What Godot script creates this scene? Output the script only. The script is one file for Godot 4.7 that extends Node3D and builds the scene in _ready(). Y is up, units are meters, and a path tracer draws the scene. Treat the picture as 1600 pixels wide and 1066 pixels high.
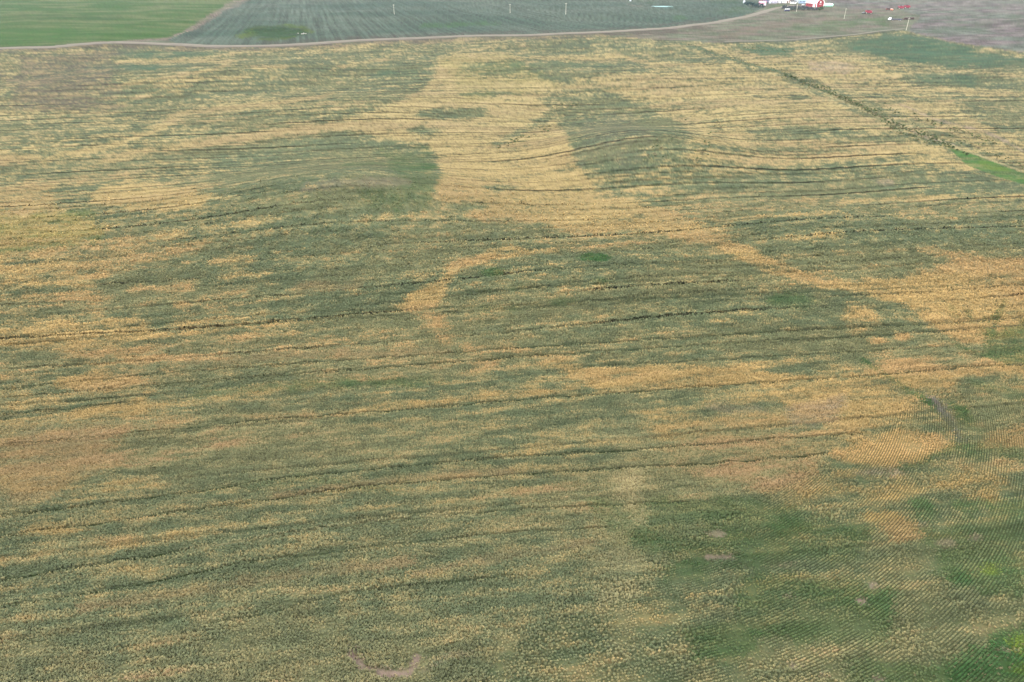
extends Node3D
# Prairie wheat field seen from 60 m up: rolling ground, half ripe crop, sprayer tracks, gravel road, farmyard far off.
# World: x to the right, z = -d (d is the distance forward over the ground), metres.

const EYE_H := 60.0
const PITCH := 29.0
const FOCAL := 1081.0            # in pixels of the 1600 px wide photograph
const ALB := 0.52                # sunlit tone of the photograph -> base colour

var cam: Camera3D

func _ready() -> void:
	cam = Camera3D.new(); cam.name = "camera"
	cam.position = Vector3(0, EYE_H, 0); cam.rotation_degrees = Vector3(-PITCH, 0, 0)
	cam.fov = rad_to_deg(2.0 * atan(533.0 / FOCAL)); cam.near = 0.5; cam.far = 12000.0
	add_child(cam)
	var sky_mat := ProceduralSkyMaterial.new()
	sky_mat.sky_top_color = Color(0.84, 0.85, 0.87); sky_mat.sky_horizon_color = Color(0.92, 0.92, 0.91); sky_mat.sky_curve = 0.15; sky_mat.sky_energy_multiplier = 1.5
	sky_mat.ground_bottom_color = Color(0.35, 0.35, 0.28); sky_mat.ground_horizon_color = Color(0.7, 0.72, 0.7)
	var sky := Sky.new(); sky.sky_material = sky_mat
	var env := Environment.new()
	env.background_mode = Environment.BG_SKY; env.sky = sky
	env.tonemap_mode = Environment.TONE_MAPPER_LINEAR
	env.tonemap_exposure = 1.95
	env.sdfgi_enabled = true; env.ssao_enabled = true; env.ssil_enabled = true
	env.fog_enabled = true; env.fog_density = 0.00004; env.fog_light_color = Color(0.84, 0.88, 0.89)
	var we := WorldEnvironment.new(); we.name = "environment"; we.environment = env; add_child(we)
	var sun := DirectionalLight3D.new(); sun.name = "sun"
	sun.light_energy = 0.5; sun.light_angular_distance = 10.0; sun.light_color = Color(1.0, 0.95, 0.87)
	sun.rotation_degrees = Vector3(-42, -62, 0); sun.shadow_enabled = true
	add_child(sun)

	var t0 := Time.get_ticks_msec()
	make_noises()
	make_heights()
	make_shapes()
	print("shapes ", shapes.size(), " ", Time.get_ticks_msec() - t0)
	build_ground()
	print("ground ", Time.get_ticks_msec() - t0)
	build_crop()
	print("crop ", Time.get_ticks_msec() - t0)
	build_roads()
	build_pond()
	build_weeds()
	build_poles()
	build_farm()
	build_machines()
	print("all ", Time.get_ticks_msec() - t0)

# ------------------------------------------------------------------ noise and relief

var n_low: FastNoiseLite
var n_clump: FastNoiseLite
var n_streak: FastNoiseLite
var n_stripe: FastNoiseLite
var n_hue: FastNoiseLite
var n_fine: FastNoiseLite

func noise(s: int, octaves: int) -> FastNoiseLite:
	var n := FastNoiseLite.new()
	n.noise_type = FastNoiseLite.TYPE_SIMPLEX; n.seed = s; n.frequency = 1.0
	n.fractal_octaves = octaves
	n.fractal_type = FastNoiseLite.FRACTAL_FBM if octaves > 1 else FastNoiseLite.FRACTAL_NONE
	return n

func make_noises() -> void:
	n_low = noise(11, 2); n_clump = noise(23, 3); n_streak = noise(37, 3); n_stripe = noise(41, 2); n_hue = noise(53, 2); n_fine = noise(67, 1)

# knolls: x, d, half length across, half length along, height
const KNOLLS := [
	[44.0, 238.0, 34.0, 34.0, 7.4], [-46.0, 188.0, 42.0, 30.0, 6.4], [22.0, 131.0, 45.0, 17.0, 2.8],
	[80.0, 160.0, 38.0, 22.0, 2.4], [-70.0, 330.0, 60.0, 50.0, 2.5], [150.0, 300.0, 70.0, 50.0, 2.0],
	[-30.0, 55.0, 45.0, 22.0, 1.2], [10.0, 260.0, 22.0, 40.0, -1.2], [105.0, 118.0, 30.0, 22.0, -0.9],
	[45.0, 48.0, 22.0, 16.0, -0.8], [-160.0, 420.0, 80.0, 60.0, 2.5], [60.0, 430.0, 80.0, 60.0, 2.0],
]
const HX0 := -1500.0
const HD0 := -60.0
const HC := 6.0
const HNX := 501
const HND := 361
var heights := PackedFloat32Array()

func make_heights() -> void:
	heights.resize(HNX * HND)
	for j in HND:
		var d := HD0 + j * HC
		for i in HNX:
			var x := HX0 + i * HC
			var h := n_low.get_noise_2d(x * 0.0045, d * 0.0045) * 1.5 * smoothstep(90.0, 260.0, d)
			if d < 700.0:
				for k in KNOLLS:
					var a: float = (x - k[0]) / k[2]
					var b: float = (d - k[1]) / k[3]
					var q := a * a + b * b
					if q < 9.0:
						h += k[4] * exp(-q)
			heights[j * HNX + i] = h

func hgt(x: float, d: float) -> float:
	var fx := clampf((x - HX0) / HC, 0.0, HNX - 1.001)
	var fd := clampf((d - HD0) / HC, 0.0, HND - 1.001)
	var i := int(fx); var j := int(fd)
	fx -= i; fd -= j
	var k := j * HNX + i
	return lerpf(lerpf(heights[k], heights[k + 1], fx), lerpf(heights[k + HNX], heights[k + HNX + 1], fx), fd)

# where a sight line of the photograph meets the ground: (x, d)
func spot(px: float, py: float) -> Vector2:
	var a := (px - 800.0) / FOCAL
	var b := -(py - 533.0) / FOCAL
	var p := deg_to_rad(PITCH)
	var dy := b * cos(p) - sin(p)
	var dz := cos(p) + b * sin(p)
	var g := 0.0
	var v := Vector2.ZERO
	for n in 9:
		var t := (EYE_H - g) / -dy
		v = Vector2(a * t, dz * t)
		g = hgt(v.x, v.y)
	return v

func ground(px: float, py: float, up := 0.0) -> Vector3:
	var v := spot(px, py)
	return Vector3(v.x, hgt(v.x, v.y) + up, -v.y)

func lin(r: float, g: float, b: float) -> Color:
	var c := Color(r / 255.0, g / 255.0, b / 255.0).srgb_to_linear()
	return Color(c.r * ALB, c.g * ALB, c.b * ALB)

# ------------------------------------------------------------------ what grows where
# Every patch is an outline or a line on the ground. kind: "D" how ripe the crop is; a letter of TINTS mixes in another colour, mostly of plants or soil, also a painted lens smear; "R" picks the field.

var TINTS := {}
var shapes: Array = []

func add_shape(kind: String, value: float, feather: float, pts: Array, half := 0.0, closed := true, metres := 0.0) -> void:
	var xs := PackedFloat32Array(); var ds := PackedFloat32Array()
	for k in range(0, pts.size(), 2):
		var v := spot(pts[k], pts[k + 1])
		xs.append(v.x); ds.append(v.y)
	var lo := 1e9; var hi := -1e9; var xl := 1e9; var xh := -1e9
	for k in xs.size():
		lo = minf(lo, ds[k]); hi = maxf(hi, ds[k]); xl = minf(xl, xs[k]); xh = maxf(xh, xs[k])
	var grow := (half + feather * 1.3 + 3.0)
	var s_hi := sqrt(hi * hi + EYE_H * EYE_H)
	var s_lo := sqrt(lo * lo + EYE_H * EYE_H)
	shapes.append({
		"kind": kind, "value": value, "feather": feather, "half": half, "closed": closed, "metres": metres, "xs": xs, "ds": ds,
		"d0": lo - grow * s_lo * s_lo / (FOCAL * EYE_H), "d1": hi + grow * s_hi * s_hi / (FOCAL * EYE_H) * 1.15, "x0": xl - grow * s_hi / FOCAL, "x1": xh + grow * s_hi / FOCAL})

func area(kind: String, value: float, feather: float, pts: Array) -> void:
	add_shape(kind, value, feather, pts)

func oval(kind: String, value: float, feather: float, x: float, y: float, rx: float, ry: float) -> void:
	var pts := []
	for k in 10:
		var a := TAU * k / 10.0
		pts.append(x + rx * cos(a)); pts.append(y + ry * sin(a))
	add_shape(kind, value, feather, pts)

func line(kind: String, value: float, half: float, feather: float, pts: Array) -> void:
	add_shape(kind, value, feather, pts, half, false)

func track(value: float, pts: Array) -> void:
	add_shape("T", minf(1.0, value * 1.35), 0.6, pts, 0.0, false, 0.12)

func make_shapes() -> void:
	TINTS = {
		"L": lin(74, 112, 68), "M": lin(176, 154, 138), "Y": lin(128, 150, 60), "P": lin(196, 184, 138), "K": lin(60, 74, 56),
		"T": lin(46, 60, 40), "G": lin(92, 146, 74), "S": lin(176, 162, 146), "W": lin(122, 160, 152), "C": lin(86, 120, 94),
		"V": lin(132, 126, 120), "O": lin(224, 188, 130), "N": lin(176, 153, 114), "F": lin(156, 164, 142), "B": lin(120, 108, 100)}
	# ---- fields beyond the road (R: 1 bright green, 2 blue green with drill lines, 3 pasture and yard, 4 grey stubble)
	area("R", 3, 0.5, [1000, 60, 930, 52, 1094, 30, 1200, -30, 2400, -30, 2400, 134, 1581, 80, 1534, 73, 1478, 65, 1431, 53, 1412, 47, 1356, 53, 1300, 59, 1240, 65, 1130, 67, 1040, 63])
	area("R", 3, 0.5, [-900, 82, 0, 78, 75, 76, 125, 71, 187, 69, 275, 72, 325, 75, 400, 75, 475, 72, 600, 64, 725, 59, 850, 57, 950, 53, 950, 40, 850, 48, 600, 55, 400, 66, 262, 55, 376, -30, 330, -30, 250, 50, 0, 68, -900, 70])
	area("R", 1, 0.5, [-900, 74, 0, 74, 75, 72, 125, 67, 200, 64, 262, 60, 295, 48, 320, 33, 340, 20, 376, 0, 420, -30, -900, -30])
	area("R", 2, 0.5, [262, 62, 295, 49, 320, 34, 340, 21, 376, 0, 420, -30, 1250, -30, 1210, 2, 1176, 20, 1150, 28, 1094, 36, 1037, 43, 944, 49, 850, 53, 725, 55, 600, 60, 475, 68, 400, 71, 325, 71, 275, 68])
	area("R", 4, 0.5, [1300, -30, 1290, 6, 1330, 14, 1400, 12, 1440, 25, 1420, 46, 1431, 52, 1478, 64, 1534, 72, 1581, 79, 2400, 130, 2400, -30])
	# ---- the greener knolls and flats
	area("D", 0.22, 10, [190, 80, 420, 85, 690, 78, 690, 100, 650, 140, 600, 165, 480, 150, 300, 160, 190, 180])
	area("D", 0.25, 10, [830, 66, 1080, 66, 1100, 90, 1000, 110, 880, 128, 780, 118, 820, 100])
	area("D", 0.3, 9, [260, 205, 420, 175, 600, 165, 560, 185, 420, 205, 260, 232])
	area("D", 0.14, 12, [330, 240, 450, 215, 560, 205, 650, 225, 685, 245, 692, 290, 660, 325, 540, 350, 400, 345, 340, 300])
	area("D", 0.16, 10, [890, 165, 960, 148, 1040, 165, 1075, 200, 1060, 255, 980, 275, 905, 255, 882, 220, 878, 190])
	area("D", 0.2, 14, [400, 360, 700, 340, 850, 365, 930, 380, 1000, 372, 1110, 395, 1200, 430, 1280, 455, 1400, 480, 1480, 545, 1300, 560, 1080, 560, 880, 555, 700, 540, 560, 540, 400, 480])
	area("D", 0.14, 10, [1150, 335, 1600, 325, 1600, 385, 1530, 398, 1490, 420, 1420, 440, 1330, 440, 1250, 420, 1190, 395, 1150, 375])
	area("D", 0.2, 10, [1110, 262, 1350, 255, 1600, 285, 1600, 310, 1300, 305, 1120, 310, 1050, 290])
	area("D", 0.3, 20, [300, 560, 800, 520, 900, 620, 1100, 620, 1250, 660, 1100, 720, 800, 730, 500, 760, 250, 790])
	area("D", 0.28, 20, [0, 830, 300, 790, 700, 760, 900, 790, 1000, 900, 800, 1066, 0, 1066])
	area("D", 0.25, 16, [960, 770, 1180, 770, 1330, 790, 1400, 860, 1330, 900, 1100, 1066, 800, 1066, 940, 900])
	area("D", 0.26, 20, [1250, 870, 1450, 790, 1640, 745, 1640, 1110, 1080, 1110])
	area("D", 0.15, 8, [1490, 590, 1600, 580, 1600, 665, 1560, 668, 1520, 655])
	area("D", 0.18, 10, [180, 400, 330, 385, 330, 450, 250, 520, 280, 540, 240, 560, 160, 480])
	# ---- ripe ground: the long draw from the far edge to the right side
	area("D", 0.95, 7, [688, 88, 740, 80, 800, 87, 835, 95, 722, 100, 716, 114, 790, 119, 822, 116, 868, 130, 955, 128, 872, 141, 842, 152, 866, 182, 878, 202, 896, 246, 906, 262, 932, 300, 1000, 318, 1060, 334, 1104, 364, 1152, 378, 1212, 408, 1262, 428, 1312, 448, 1352, 438, 1452, 424, 1502, 404, 1600, 400, 1640, 520, 1540, 535, 1500, 536, 1450, 505, 1420, 482, 1370, 462, 1280, 447, 1200, 427, 1120, 388, 1000, 358, 930, 366, 842, 347, 752, 346, 692, 322, 680, 292, 694, 270, 680, 242, 668, 226, 592, 216, 540, 202, 572, 181, 622, 165, 660, 140, 680, 120])
	oval("D", 0.12, 5, 705, 178, 58, 9)
	oval("D", 0.2, 4, 775, 105, 52, 6)
	oval("D", 0.25, 4, 760, 147, 42, 5)
	oval("D", 0.3, 6, 665, 205, 30, 8)
	oval("D", 0.35, 6, 785, 292, 30, 7)
	oval("D", 0.3, 5, 720, 325, 40, 8)
	line("D", 0.3, 5, 6, [775, 226, 815, 205, 850, 188, 880, 168])
	line("D", 0.3, 4, 5, [690, 178, 760, 170])
	line("D", 0.95, 3, 4, [830, 90, 940, 92, 970, 88, 1010, 98, 1070, 101, 1160, 106])
	line("D", 0.9, 3, 4, [905, 126, 960, 120, 1070, 118, 1200, 120])
	line("D", 0.95, 6, 6, [80, 246, 180, 226, 250, 202, 272, 180, 330, 171, 440, 160, 505, 150])
	line("D", 0.85, 8, 7, [165, 249, 300, 226, 420, 208, 540, 193, 610, 178])
	line("D", 0.9, 4, 4, [190, 97, 280, 95, 340, 94, 360, 97, 340, 108, 260, 122, 190, 132])
	line("D", 0.9, 3, 4, [250, 128, 330, 122, 385, 120])
	line("D", 0.7, 5, 4, [190, 160, 230, 150, 260, 136, 290, 138])
	oval("D", 0.8, 4, 420, 105, 32, 5)
	line("D", 0.7, 3, 4, [350, 84, 420, 80, 520, 76, 600, 70])
	line("D", 0.7, 3, 4, [520, 108, 560, 98, 615, 92])
	area("D", 0.95, 4, [-40, 234, 30, 240, 66, 247, 30, 257, -40, 260])
	area("D", 0.9, 6, [-40, 302, 20, 293, 50, 288, 80, 290, 86, 312, 78, 332, -40, 342])
	area("D", 0.97, 6, [140, 304, 165, 288, 230, 284, 270, 295, 330, 304, 312, 325, 222, 332, 160, 322])
	area("D", 0.85, 7, [-60, 336, 80, 318, 130, 340, 168, 358, 152, 376, 60, 386, -60, 404])
	area("D", 0.62, 10, [-60, 395, 170, 378, 330, 366, 305, 396, 180, 425, 105, 470, -60, 470])
	area("D", 0.75, 8, [-60, 518, 200, 500, 268, 524, 262, 560, 160, 574, 60, 548, -60, 540])
	area("D", 0.88, 6, [90, 594, 160, 580, 232, 596, 170, 616, 92, 606])
	area("D", 0.8, 6, [110, 646, 228, 622, 234, 644, 150, 660])
	area("D", 0.72, 12, [-60, 690, 90, 680, 200, 668, 190, 720, 90, 770, -60, 775])
	oval("D", 0.75, 8, 280, 450, 26, 9)
	oval("D", 0.85, 6, 286, 480, 16, 7)
	oval("D", 0.7, 9, 130, 465, 50, 12)
	oval("D", 0.7, 9, 230, 455, 40, 9)
	oval("D", 0.65, 10, 200, 505, 45, 9)
	oval("D", 0.65, 9, 340, 520, 20, 10)
	oval("D", 0.6, 9, 330, 690, 45, 9)
	oval("D", 0.7, 8, 80, 830, 45, 9)
	oval("D", 0.7, 8, 195, 850, 30, 10)
	area("D", 0.92, 6, [728, 402, 800, 384, 852, 394, 870, 388, 790, 406, 720, 421, 702, 446, 690, 470, 668, 492, 640, 490, 625, 480, 640, 456, 690, 436, 702, 414])
	line("D", 0.7, 12, 9, [660, 490, 690, 510, 698, 530])
	line("D", 0.6, 6, 6, [850, 393, 900, 384, 960, 384, 1010, 372])
	oval("D", 0.82, 6, 765, 544, 46, 7)
	oval("D", 0.75, 6, 825, 552, 22, 6)
	oval("D", 0.75, 6, 755, 570, 26, 7)
	oval("D", 0.6, 8, 880, 575, 40, 8)
	line("D", 0.66, 6, 7, [600, 636, 700, 628, 780, 618, 900, 612])
	line("D", 0.62, 5, 7, [380, 660, 520, 645, 640, 632])
	area("D", 0.92, 6, [872, 566, 920, 575, 1060, 571, 1170, 578, 1262, 592, 1260, 600, 1080, 606, 930, 606, 892, 592])
	area("D", 0.86, 7, [1350, 580, 1400, 560, 1500, 574, 1560, 562, 1600, 560, 1640, 590, 1512, 592, 1470, 612, 1400, 612])
	area("D", 0.72, 10, [1180, 600, 1340, 588, 1400, 605, 1440, 650, 1330, 690, 1250, 650])
	area("D", 0.6, 14, [1000, 640, 1200, 640, 1300, 690, 1250, 750, 1100, 760, 1020, 700])
	area("D", 1.0, 7, [1300, 712, 1330, 695, 1400, 674, 1465, 678, 1484, 692, 1450, 716, 1400, 731, 1340, 727])
	area("D", 0.97, 5, [1234, 738, 1270, 724, 1282, 744, 1256, 757])
	area("D", 0.85, 5, [1300, 736, 1342, 732, 1336, 751, 1300, 748])
	area("D", 0.98, 6, [1376, 795, 1430, 818, 1442, 840, 1402, 851, 1370, 822])
	oval("D", 0.9, 5, 1362, 808, 14, 7)
	area("D", 0.88, 7, [1525, 692, 1560, 671, 1600, 664, 1640, 664, 1640, 700, 1530, 702])
	area("D", 0.66, 9, [1458, 752, 1520, 724, 1582, 758, 1545, 786, 1480, 772])
	oval("D", 0.85, 6, 1545, 775, 16, 9)
	area("D", 0.66, 9, [1170, 765, 1262, 742, 1330, 760, 1420, 765, 1410, 790, 1330, 770, 1230, 792])
	oval("D", 0.97, 3, 1370, 534, 14, 6)
	oval("D", 0.95, 3, 1409, 528, 13, 6)
	area("D", 0.68, 8, [1320, 470, 1360, 478, 1380, 505, 1340, 530, 1320, 520])
	area("D", 0.8, 5, [1428, 392, 1460, 385, 1490, 394, 1532, 402, 1500, 411])
	line("D", 0.72, 4, 5, [1195, 318, 1290, 311, 1400, 312, 1520, 308, 1600, 304])
	line("D", 0.66, 3, 5, [1060, 345, 1160, 340, 1330, 336, 1460, 330])
	line("D", 0.6, 3, 5, [1130, 372, 1230, 372, 1320, 368])
	area("D", 0.78, 9, [900, 126, 1000, 119, 1080, 104, 1160, 108, 1220, 121, 1300, 160, 1400, 206, 1480, 236, 1520, 264, 1480, 260, 1380, 251, 1270, 250, 1100, 256, 1072, 246, 1090, 226, 1062, 190, 1012, 166, 960, 145])
	area("D", 0.3, 7, [1160, 198, 1250, 194, 1400, 208, 1440, 222, 1360, 222, 1180, 215])
	line("D", 0.35, 3, 6, [1060, 228, 1200, 232, 1350, 236])
	oval("D", 0.1, 3, 1250, 153, 18, 4)
	area("D", 0.75, 8, [1100, 73, 1250, 84, 1350, 96, 1470, 110, 1640, 118, 1640, 262, 1560, 250, 1500, 216, 1400, 175, 1300, 135, 1200, 106])
	area("D", 0.1, 6, [1300, 66, 1410, 52, 1450, 58, 1540, 82, 1640, 96, 1640, 112, 1500, 106, 1400, 98, 1330, 84])
	area("D", 0.2, 6, [1400, 118, 1500, 112, 1640, 128, 1640, 146, 1540, 140, 1420, 132])
	area("D", 0.3, 8, [1500, 150, 1640, 156, 1640, 225, 1560, 205, 1510, 180])
	line("D", 0.35, 4, 6, [1290, 148, 1400, 152, 1500, 148])
	# ---- other tints
	area("C", 0.75, 4, [1146, 71, 1180, 68, 1240, 76, 1236, 88, 1190, 87])
	area("C", 0.8, 5, [1310, 66, 1410, 53, 1450, 60, 1540, 82, 1600, 92, 1600, 104, 1500, 104, 1400, 94, 1340, 80])
	area("C", 0.6, 5, [1440, 122, 1490, 116, 1540, 124, 1500, 134, 1450, 130])
	area("C", 0.6, 4, [190, 78, 260, 77, 350, 82, 300, 91, 190, 92])
	line("C", 0.75, 4, 4, [60, 120, 130, 107, 190, 103, 258, 105])
	line("C", 0.5, 3, 5, [590, 114, 640, 112, 680, 112])
	line("C", 0.5, 3, 4, [800, 100, 880, 100, 950, 104])
	area("B", 0.5, 10, [20, 90, 130, 82, 180, 85, 160, 130, 180, 170, 20, 172])
	area("L", 0.4, 16, [600, 232, 668, 240, 684, 264, 690, 292, 664, 318, 600, 330, 560, 312, 620, 290])
	line("L", 0.45, 6, 6, [540, 258, 620, 256, 680, 262])
	oval("L", 1.0, 2, 928, 403, 26, 7)
	oval("L", 0.8, 2, 928, 403, 22, 6)
	oval("L", 0.6, 4, 768, 426, 18, 6)
	oval("L", 0.45, 5, 810, 450, 20, 5)
	oval("L", 0.45, 4, 880, 472, 22, 5)
	oval("L", 0.45, 4, 940, 440, 12, 4)
	oval("L", 0.5, 8, 1245, 472, 45, 10)
	oval("L", 0.35, 8, 775, 484, 30, 5)
	oval("L", 0.3, 10, 600, 600, 60, 7)
	line("L", 0.35, 6, 8, [300, 618, 420, 610, 540, 600, 700, 600])
	line("L", 0.3, 6, 8, [330, 770, 470, 750, 620, 770])
	area("L", 0.5, 7, [1545, 520, 1600, 500, 1640, 560, 1580, 575, 1530, 560])
	line("L", 0.6, 3, 4, [1495, 540, 1522, 552])
	line("L", 0.55, 2, 3, [1540, 545, 1552, 512, 1560, 490, 1570, 470])
	line("L", 0.4, 2, 3, [1486, 480, 1498, 512])
	line("L", 0.4, 2, 3, [1512, 486, 1520, 508])
	line("L", 0.35, 2, 3, [1530, 530, 1540, 494])
	line("L", 0.45, 2, 3, [1560, 500, 1590, 545])
	line("K", 0.3, 1.5, 2, [1478, 452, 1510, 440, 1545, 436])
	line("L", 0.3, 8, 8, [1520, 600, 1600, 620, 1640, 640])
	line("L", 0.75, 5, 5, [1352, 566, 1392, 596, 1440, 622, 1478, 650, 1512, 705])
	line("L", 0.7, 10, 8, [1500, 640, 1516, 664])
	line("L", 0.5, 4, 5, [1500, 698, 1430, 726, 1376, 742])
	line("L", 0.4, 10, 8, [1500, 705, 1540, 705, 1600, 710])
	area("O", 0.5, 12, [1300, 712, 1330, 695, 1400, 674, 1465, 678, 1484, 692, 1450, 716, 1400, 731, 1340, 727])
	line("V", 0.75, 5, 6, [1462, 628, 1480, 650, 1502, 690])
	line("M", 0.4, 5, 6, [1340, 740, 1410, 738])
	oval("L", 0.4, 8, 1000, 842, 30, 10)
	area("L", 0.5, 8, [1025, 890, 1070, 880, 1120, 890, 1100, 908, 1040, 908])
	oval("L", 0.35, 8, 1130, 838, 42, 8)
	oval("L", 0.35, 8, 1150, 875, 40, 10)
	oval("L", 0.45, 9, 1240, 828, 35, 14)
	oval("L", 0.35, 8, 1340, 830, 30, 14)
	oval("L", 0.6, 8, 1442, 800, 22, 20)
	oval("L", 0.45, 8, 1520, 790, 30, 10)
	area("L", 0.6, 10, [1070, 990, 1110, 970, 1180, 985, 1190, 1020, 1120, 1040, 1080, 1030])
	area("L", 0.6, 14, [1160, 890, 1300, 900, 1400, 930, 1390, 1000, 1250, 1010, 1150, 980])
	area("L", 0.42, 14, [920, 780, 1180, 780, 1350, 820, 1330, 880, 1100, 880, 960, 860])
	oval("L", 0.5, 8, 1500, 905, 20, 12)
	oval("L", 0.6, 8, 1580, 885, 26, 20)
	area("L", 0.45, 12, [1440, 830, 1520, 810, 1640, 760, 1640, 930, 1540, 930, 1470, 900])
	area("L", 0.85, 8, [1480, 1066, 1500, 1030, 1560, 990, 1640, 960, 1640, 1100, 1480, 1100])
	area("L", 0.65, 10, [1330, 1030, 1440, 1040, 1500, 1020, 1490, 1100, 1300, 1100])
	oval("Y", 0.7, 6, 1592, 1006, 18, 18)
	oval("Y", 0.6, 6, 1545, 892, 14, 10)
	oval("Y", 0.4, 8, 1592, 1046, 20, 8)
	oval("M", 0.5, 5, 1574, 1016, 22, 4)
	oval("M", 0.65, 3, 1120, 835, 15, 5)
	oval("M", 0.7, 4, 1126, 871, 24, 6)
	oval("M", 0.55, 3, 1228, 884, 10, 4)
	oval("M", 0.7, 3, 1345, 939, 8, 6)
	oval("M", 0.6, 3, 1365, 915, 8, 7)
	oval("M", 0.5, 3, 1232, 933, 6, 4)
	oval("M", 0.5, 3, 1240, 1041, 6, 4)
	oval("M", 0.5, 3, 1288, 1057, 5, 4)
	oval("M", 0.6, 3, 1372, 1062, 10, 5)
	oval("M", 0.4, 4, 1525, 840, 12, 7)
	oval("M", 0.4, 5, 1475, 850, 16, 8)
	oval("M", 0.4, 3, 1440, 820, 8, 4)
	line("M", 1.0, 5, 4, [550, 1022, 566, 1042, 605, 1055, 640, 1052, 650, 1030])
	line("M", 0.3, 4, 4, [660, 1050, 690, 1032, 730, 1024])
	line("K", 0.5, 3, 3, [104, 572, 126, 567, 144, 566])
	line("K", 0.5, 2, 2, [25, 538, 60, 535, 92, 534])
	line("K", 0.35, 3, 4, [350, 300, 470, 297, 600, 300])
	line("K", 0.3, 2.5, 3, [530, 372, 700, 371, 790, 370])
	line("K", 0.4, 2.5, 3, [0, 654, 60, 645, 150, 638, 200, 632])
	line("K", 0.3, 2, 3, [0, 1050, 70, 1040, 160, 1018, 340, 992])
	area("M", 0.35, 8, [1230, 640, 1320, 620, 1300, 665, 1240, 670])
	oval("M", 0.35, 10, 1150, 640, 40, 8)
	oval("M", 0.45, 4, 1300, 105, 40, 8)
	line("M", 0.45, 4, 5, [1420, 168, 1470, 190, 1540, 205, 1600, 236])
	oval("M", 0.4, 3, 1380, 284, 16, 4)
	area("V", 0.15, 14, [905, 190, 990, 185, 1020, 220, 980, 260, 910, 250])
	line("M", 0.3, 6, 6, [480, 290, 560, 282, 640, 285])
	oval("P", 0.75, 24, 985, 775, 20, 40)  # these pale ovals are a lens smear painted into the crop colour
	oval("P", 0.45, 34, 972, 900, 26, 120)  # the smear's vertical streak, painted in likewise
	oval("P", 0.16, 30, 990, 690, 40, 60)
	line("N", 0.5, 7, 7, [130, 952, 290, 928, 420, 905, 640, 880])
	line("N", 0.5, 5, 6, [430, 778, 600, 752, 800, 738])
	line("N", 0.5, 5, 6, [640, 900, 800, 868, 930, 850])
	line("N", 0.45, 6, 6, [530, 556, 700, 552])
	line("N", 0.45, 6, 7, [460, 450, 560, 448])
	area("N", 0.4, 16, [0, 680, 170, 670, 160, 730, 60, 790, 0, 800])
	line("N", 0.35, 5, 7, [300, 565, 440, 558, 540, 552])
	area("Y", 0.22, 14, [-60, 336, 130, 330, 168, 358, 150, 376, 0, 400, -60, 404])
	area("Y", 0.12, 12, [688, 88, 800, 87, 870, 130, 720, 160])
	# ditch running up the right side, with a lush wedge
	line("C", 0.6, 2.5, 2.5, [1068, 70, 1100, 78, 1160, 98, 1220, 113, 1262, 132, 1302, 147])
	line("K", 0.4, 2, 3, [1225, 118, 1262, 132, 1302, 147, 1358, 172, 1400, 197])
	line("M", 0.5, 3, 3, [1385, 186, 1440, 212, 1490, 226])
	area("L", 0.5, 3, [1478, 228, 1520, 241, 1560, 256, 1600, 271, 1660, 290, 1660, 312, 1600, 288, 1560, 277, 1512, 258])
	area("G", 0.55, 3, [1478, 228, 1520, 241, 1560, 256, 1600, 271, 1660, 290, 1660, 312, 1600, 288, 1560, 277, 1512, 258])
	area("Y", 0.35, 3, [1525, 248, 1560, 258, 1590, 270, 1560, 270, 1530, 258])
	line("P", 0.8, 2.5, 3, [1300, 152, 1370, 182, 1420, 200, 1500, 232, 1600, 268])
	line("B", 0.4, 1, 1.5, [1370, 164, 1430, 186, 1500, 212, 1600, 244])
	line("B", 0.35, 1, 1.5, [1420, 167, 1480, 190, 1560, 214])
	# ---- beyond the road
	line("B", 0.55, 3, 3, [-300, 81, 0, 79, 75, 77, 125, 72, 187, 70, 275, 73, 325, 76, 400, 76, 475, 73, 600, 65, 725, 60, 850, 58, 950, 54, 1037, 48, 1094, 42])
	line("B", 0.45, 1.2, 1.5, [400, 68, 475, 65, 600, 57, 725, 52, 850, 49, 944, 46, 1037, 39, 1094, 33, 1140, 26])
	line("S", 0.95, 1.8, 1.4, [376, 0, 340, 20, 320, 33, 295, 48, 262, 60, 200, 64, 130, 68])
	line("B", 0.4, 0.9, 1, [340, 21, 320, 35, 297, 49])
	oval("L", 1.0, 3, 428, 50, 56, 11)
	oval("Y", 0.7, 2, 384, 55, 13, 4)
	line("Y", 0.6, 1, 1.5, [372, 54, 400, 43, 440, 39, 475, 43, 488, 51, 450, 60, 400, 62])
	area("G", 0.5, 4, [-900, 78, 0, 70, 120, 62, 260, 58, 280, 44, 120, 44, -900, 50])
	line("L", 0.35, 3, 3, [-900, 30, 0, 28, 120, 28, 180, 30])
	line("G", 0.5, 1.5, 3, [660, 40, 720, 38, 780, 38])
	line("W", 0.9, 1.2, 1, [1022, 10.5, 1048, 11])
	line("S", 0.7, 1.1, 1.3, [984, 8, 1000, 9.5, 1020, 11])
	line("K", 0.7, 0.9, 0.8, [1016, 8.0, 1050, 7.5])
	line("L", 0.6, 1.2, 1.4, [1000, 3, 1020, 5])
	line("L", 0.6, 1, 2, [1100, 2, 1160, 3])
	oval("G", 0.35, 2, 1060, 27, 10, 3)
	area("G", 0.5, 1.5, [1190, 15, 1210, 7, 1222, 7, 1218, 11, 1200, 16])
	area("G", 0.35, 3, [1120, 22, 1150, 10, 1170, 14, 1160, 22])
	line("M", 0.5, 2, 2, [1130, 57, 1240, 36, 1310, 28])
	area("G", 0.4, 3, [1240, 40, 1300, 32, 1340, 34, 1320, 46, 1250, 50])
	area("G", 0.45, 3, [1340, 28, 1380, 26, 1400, 34, 1380, 40])
	line("S", 0.5, 0.8, 1, [1290, 17, 1340, 12, 1400, 6, 1450, 2])
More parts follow.
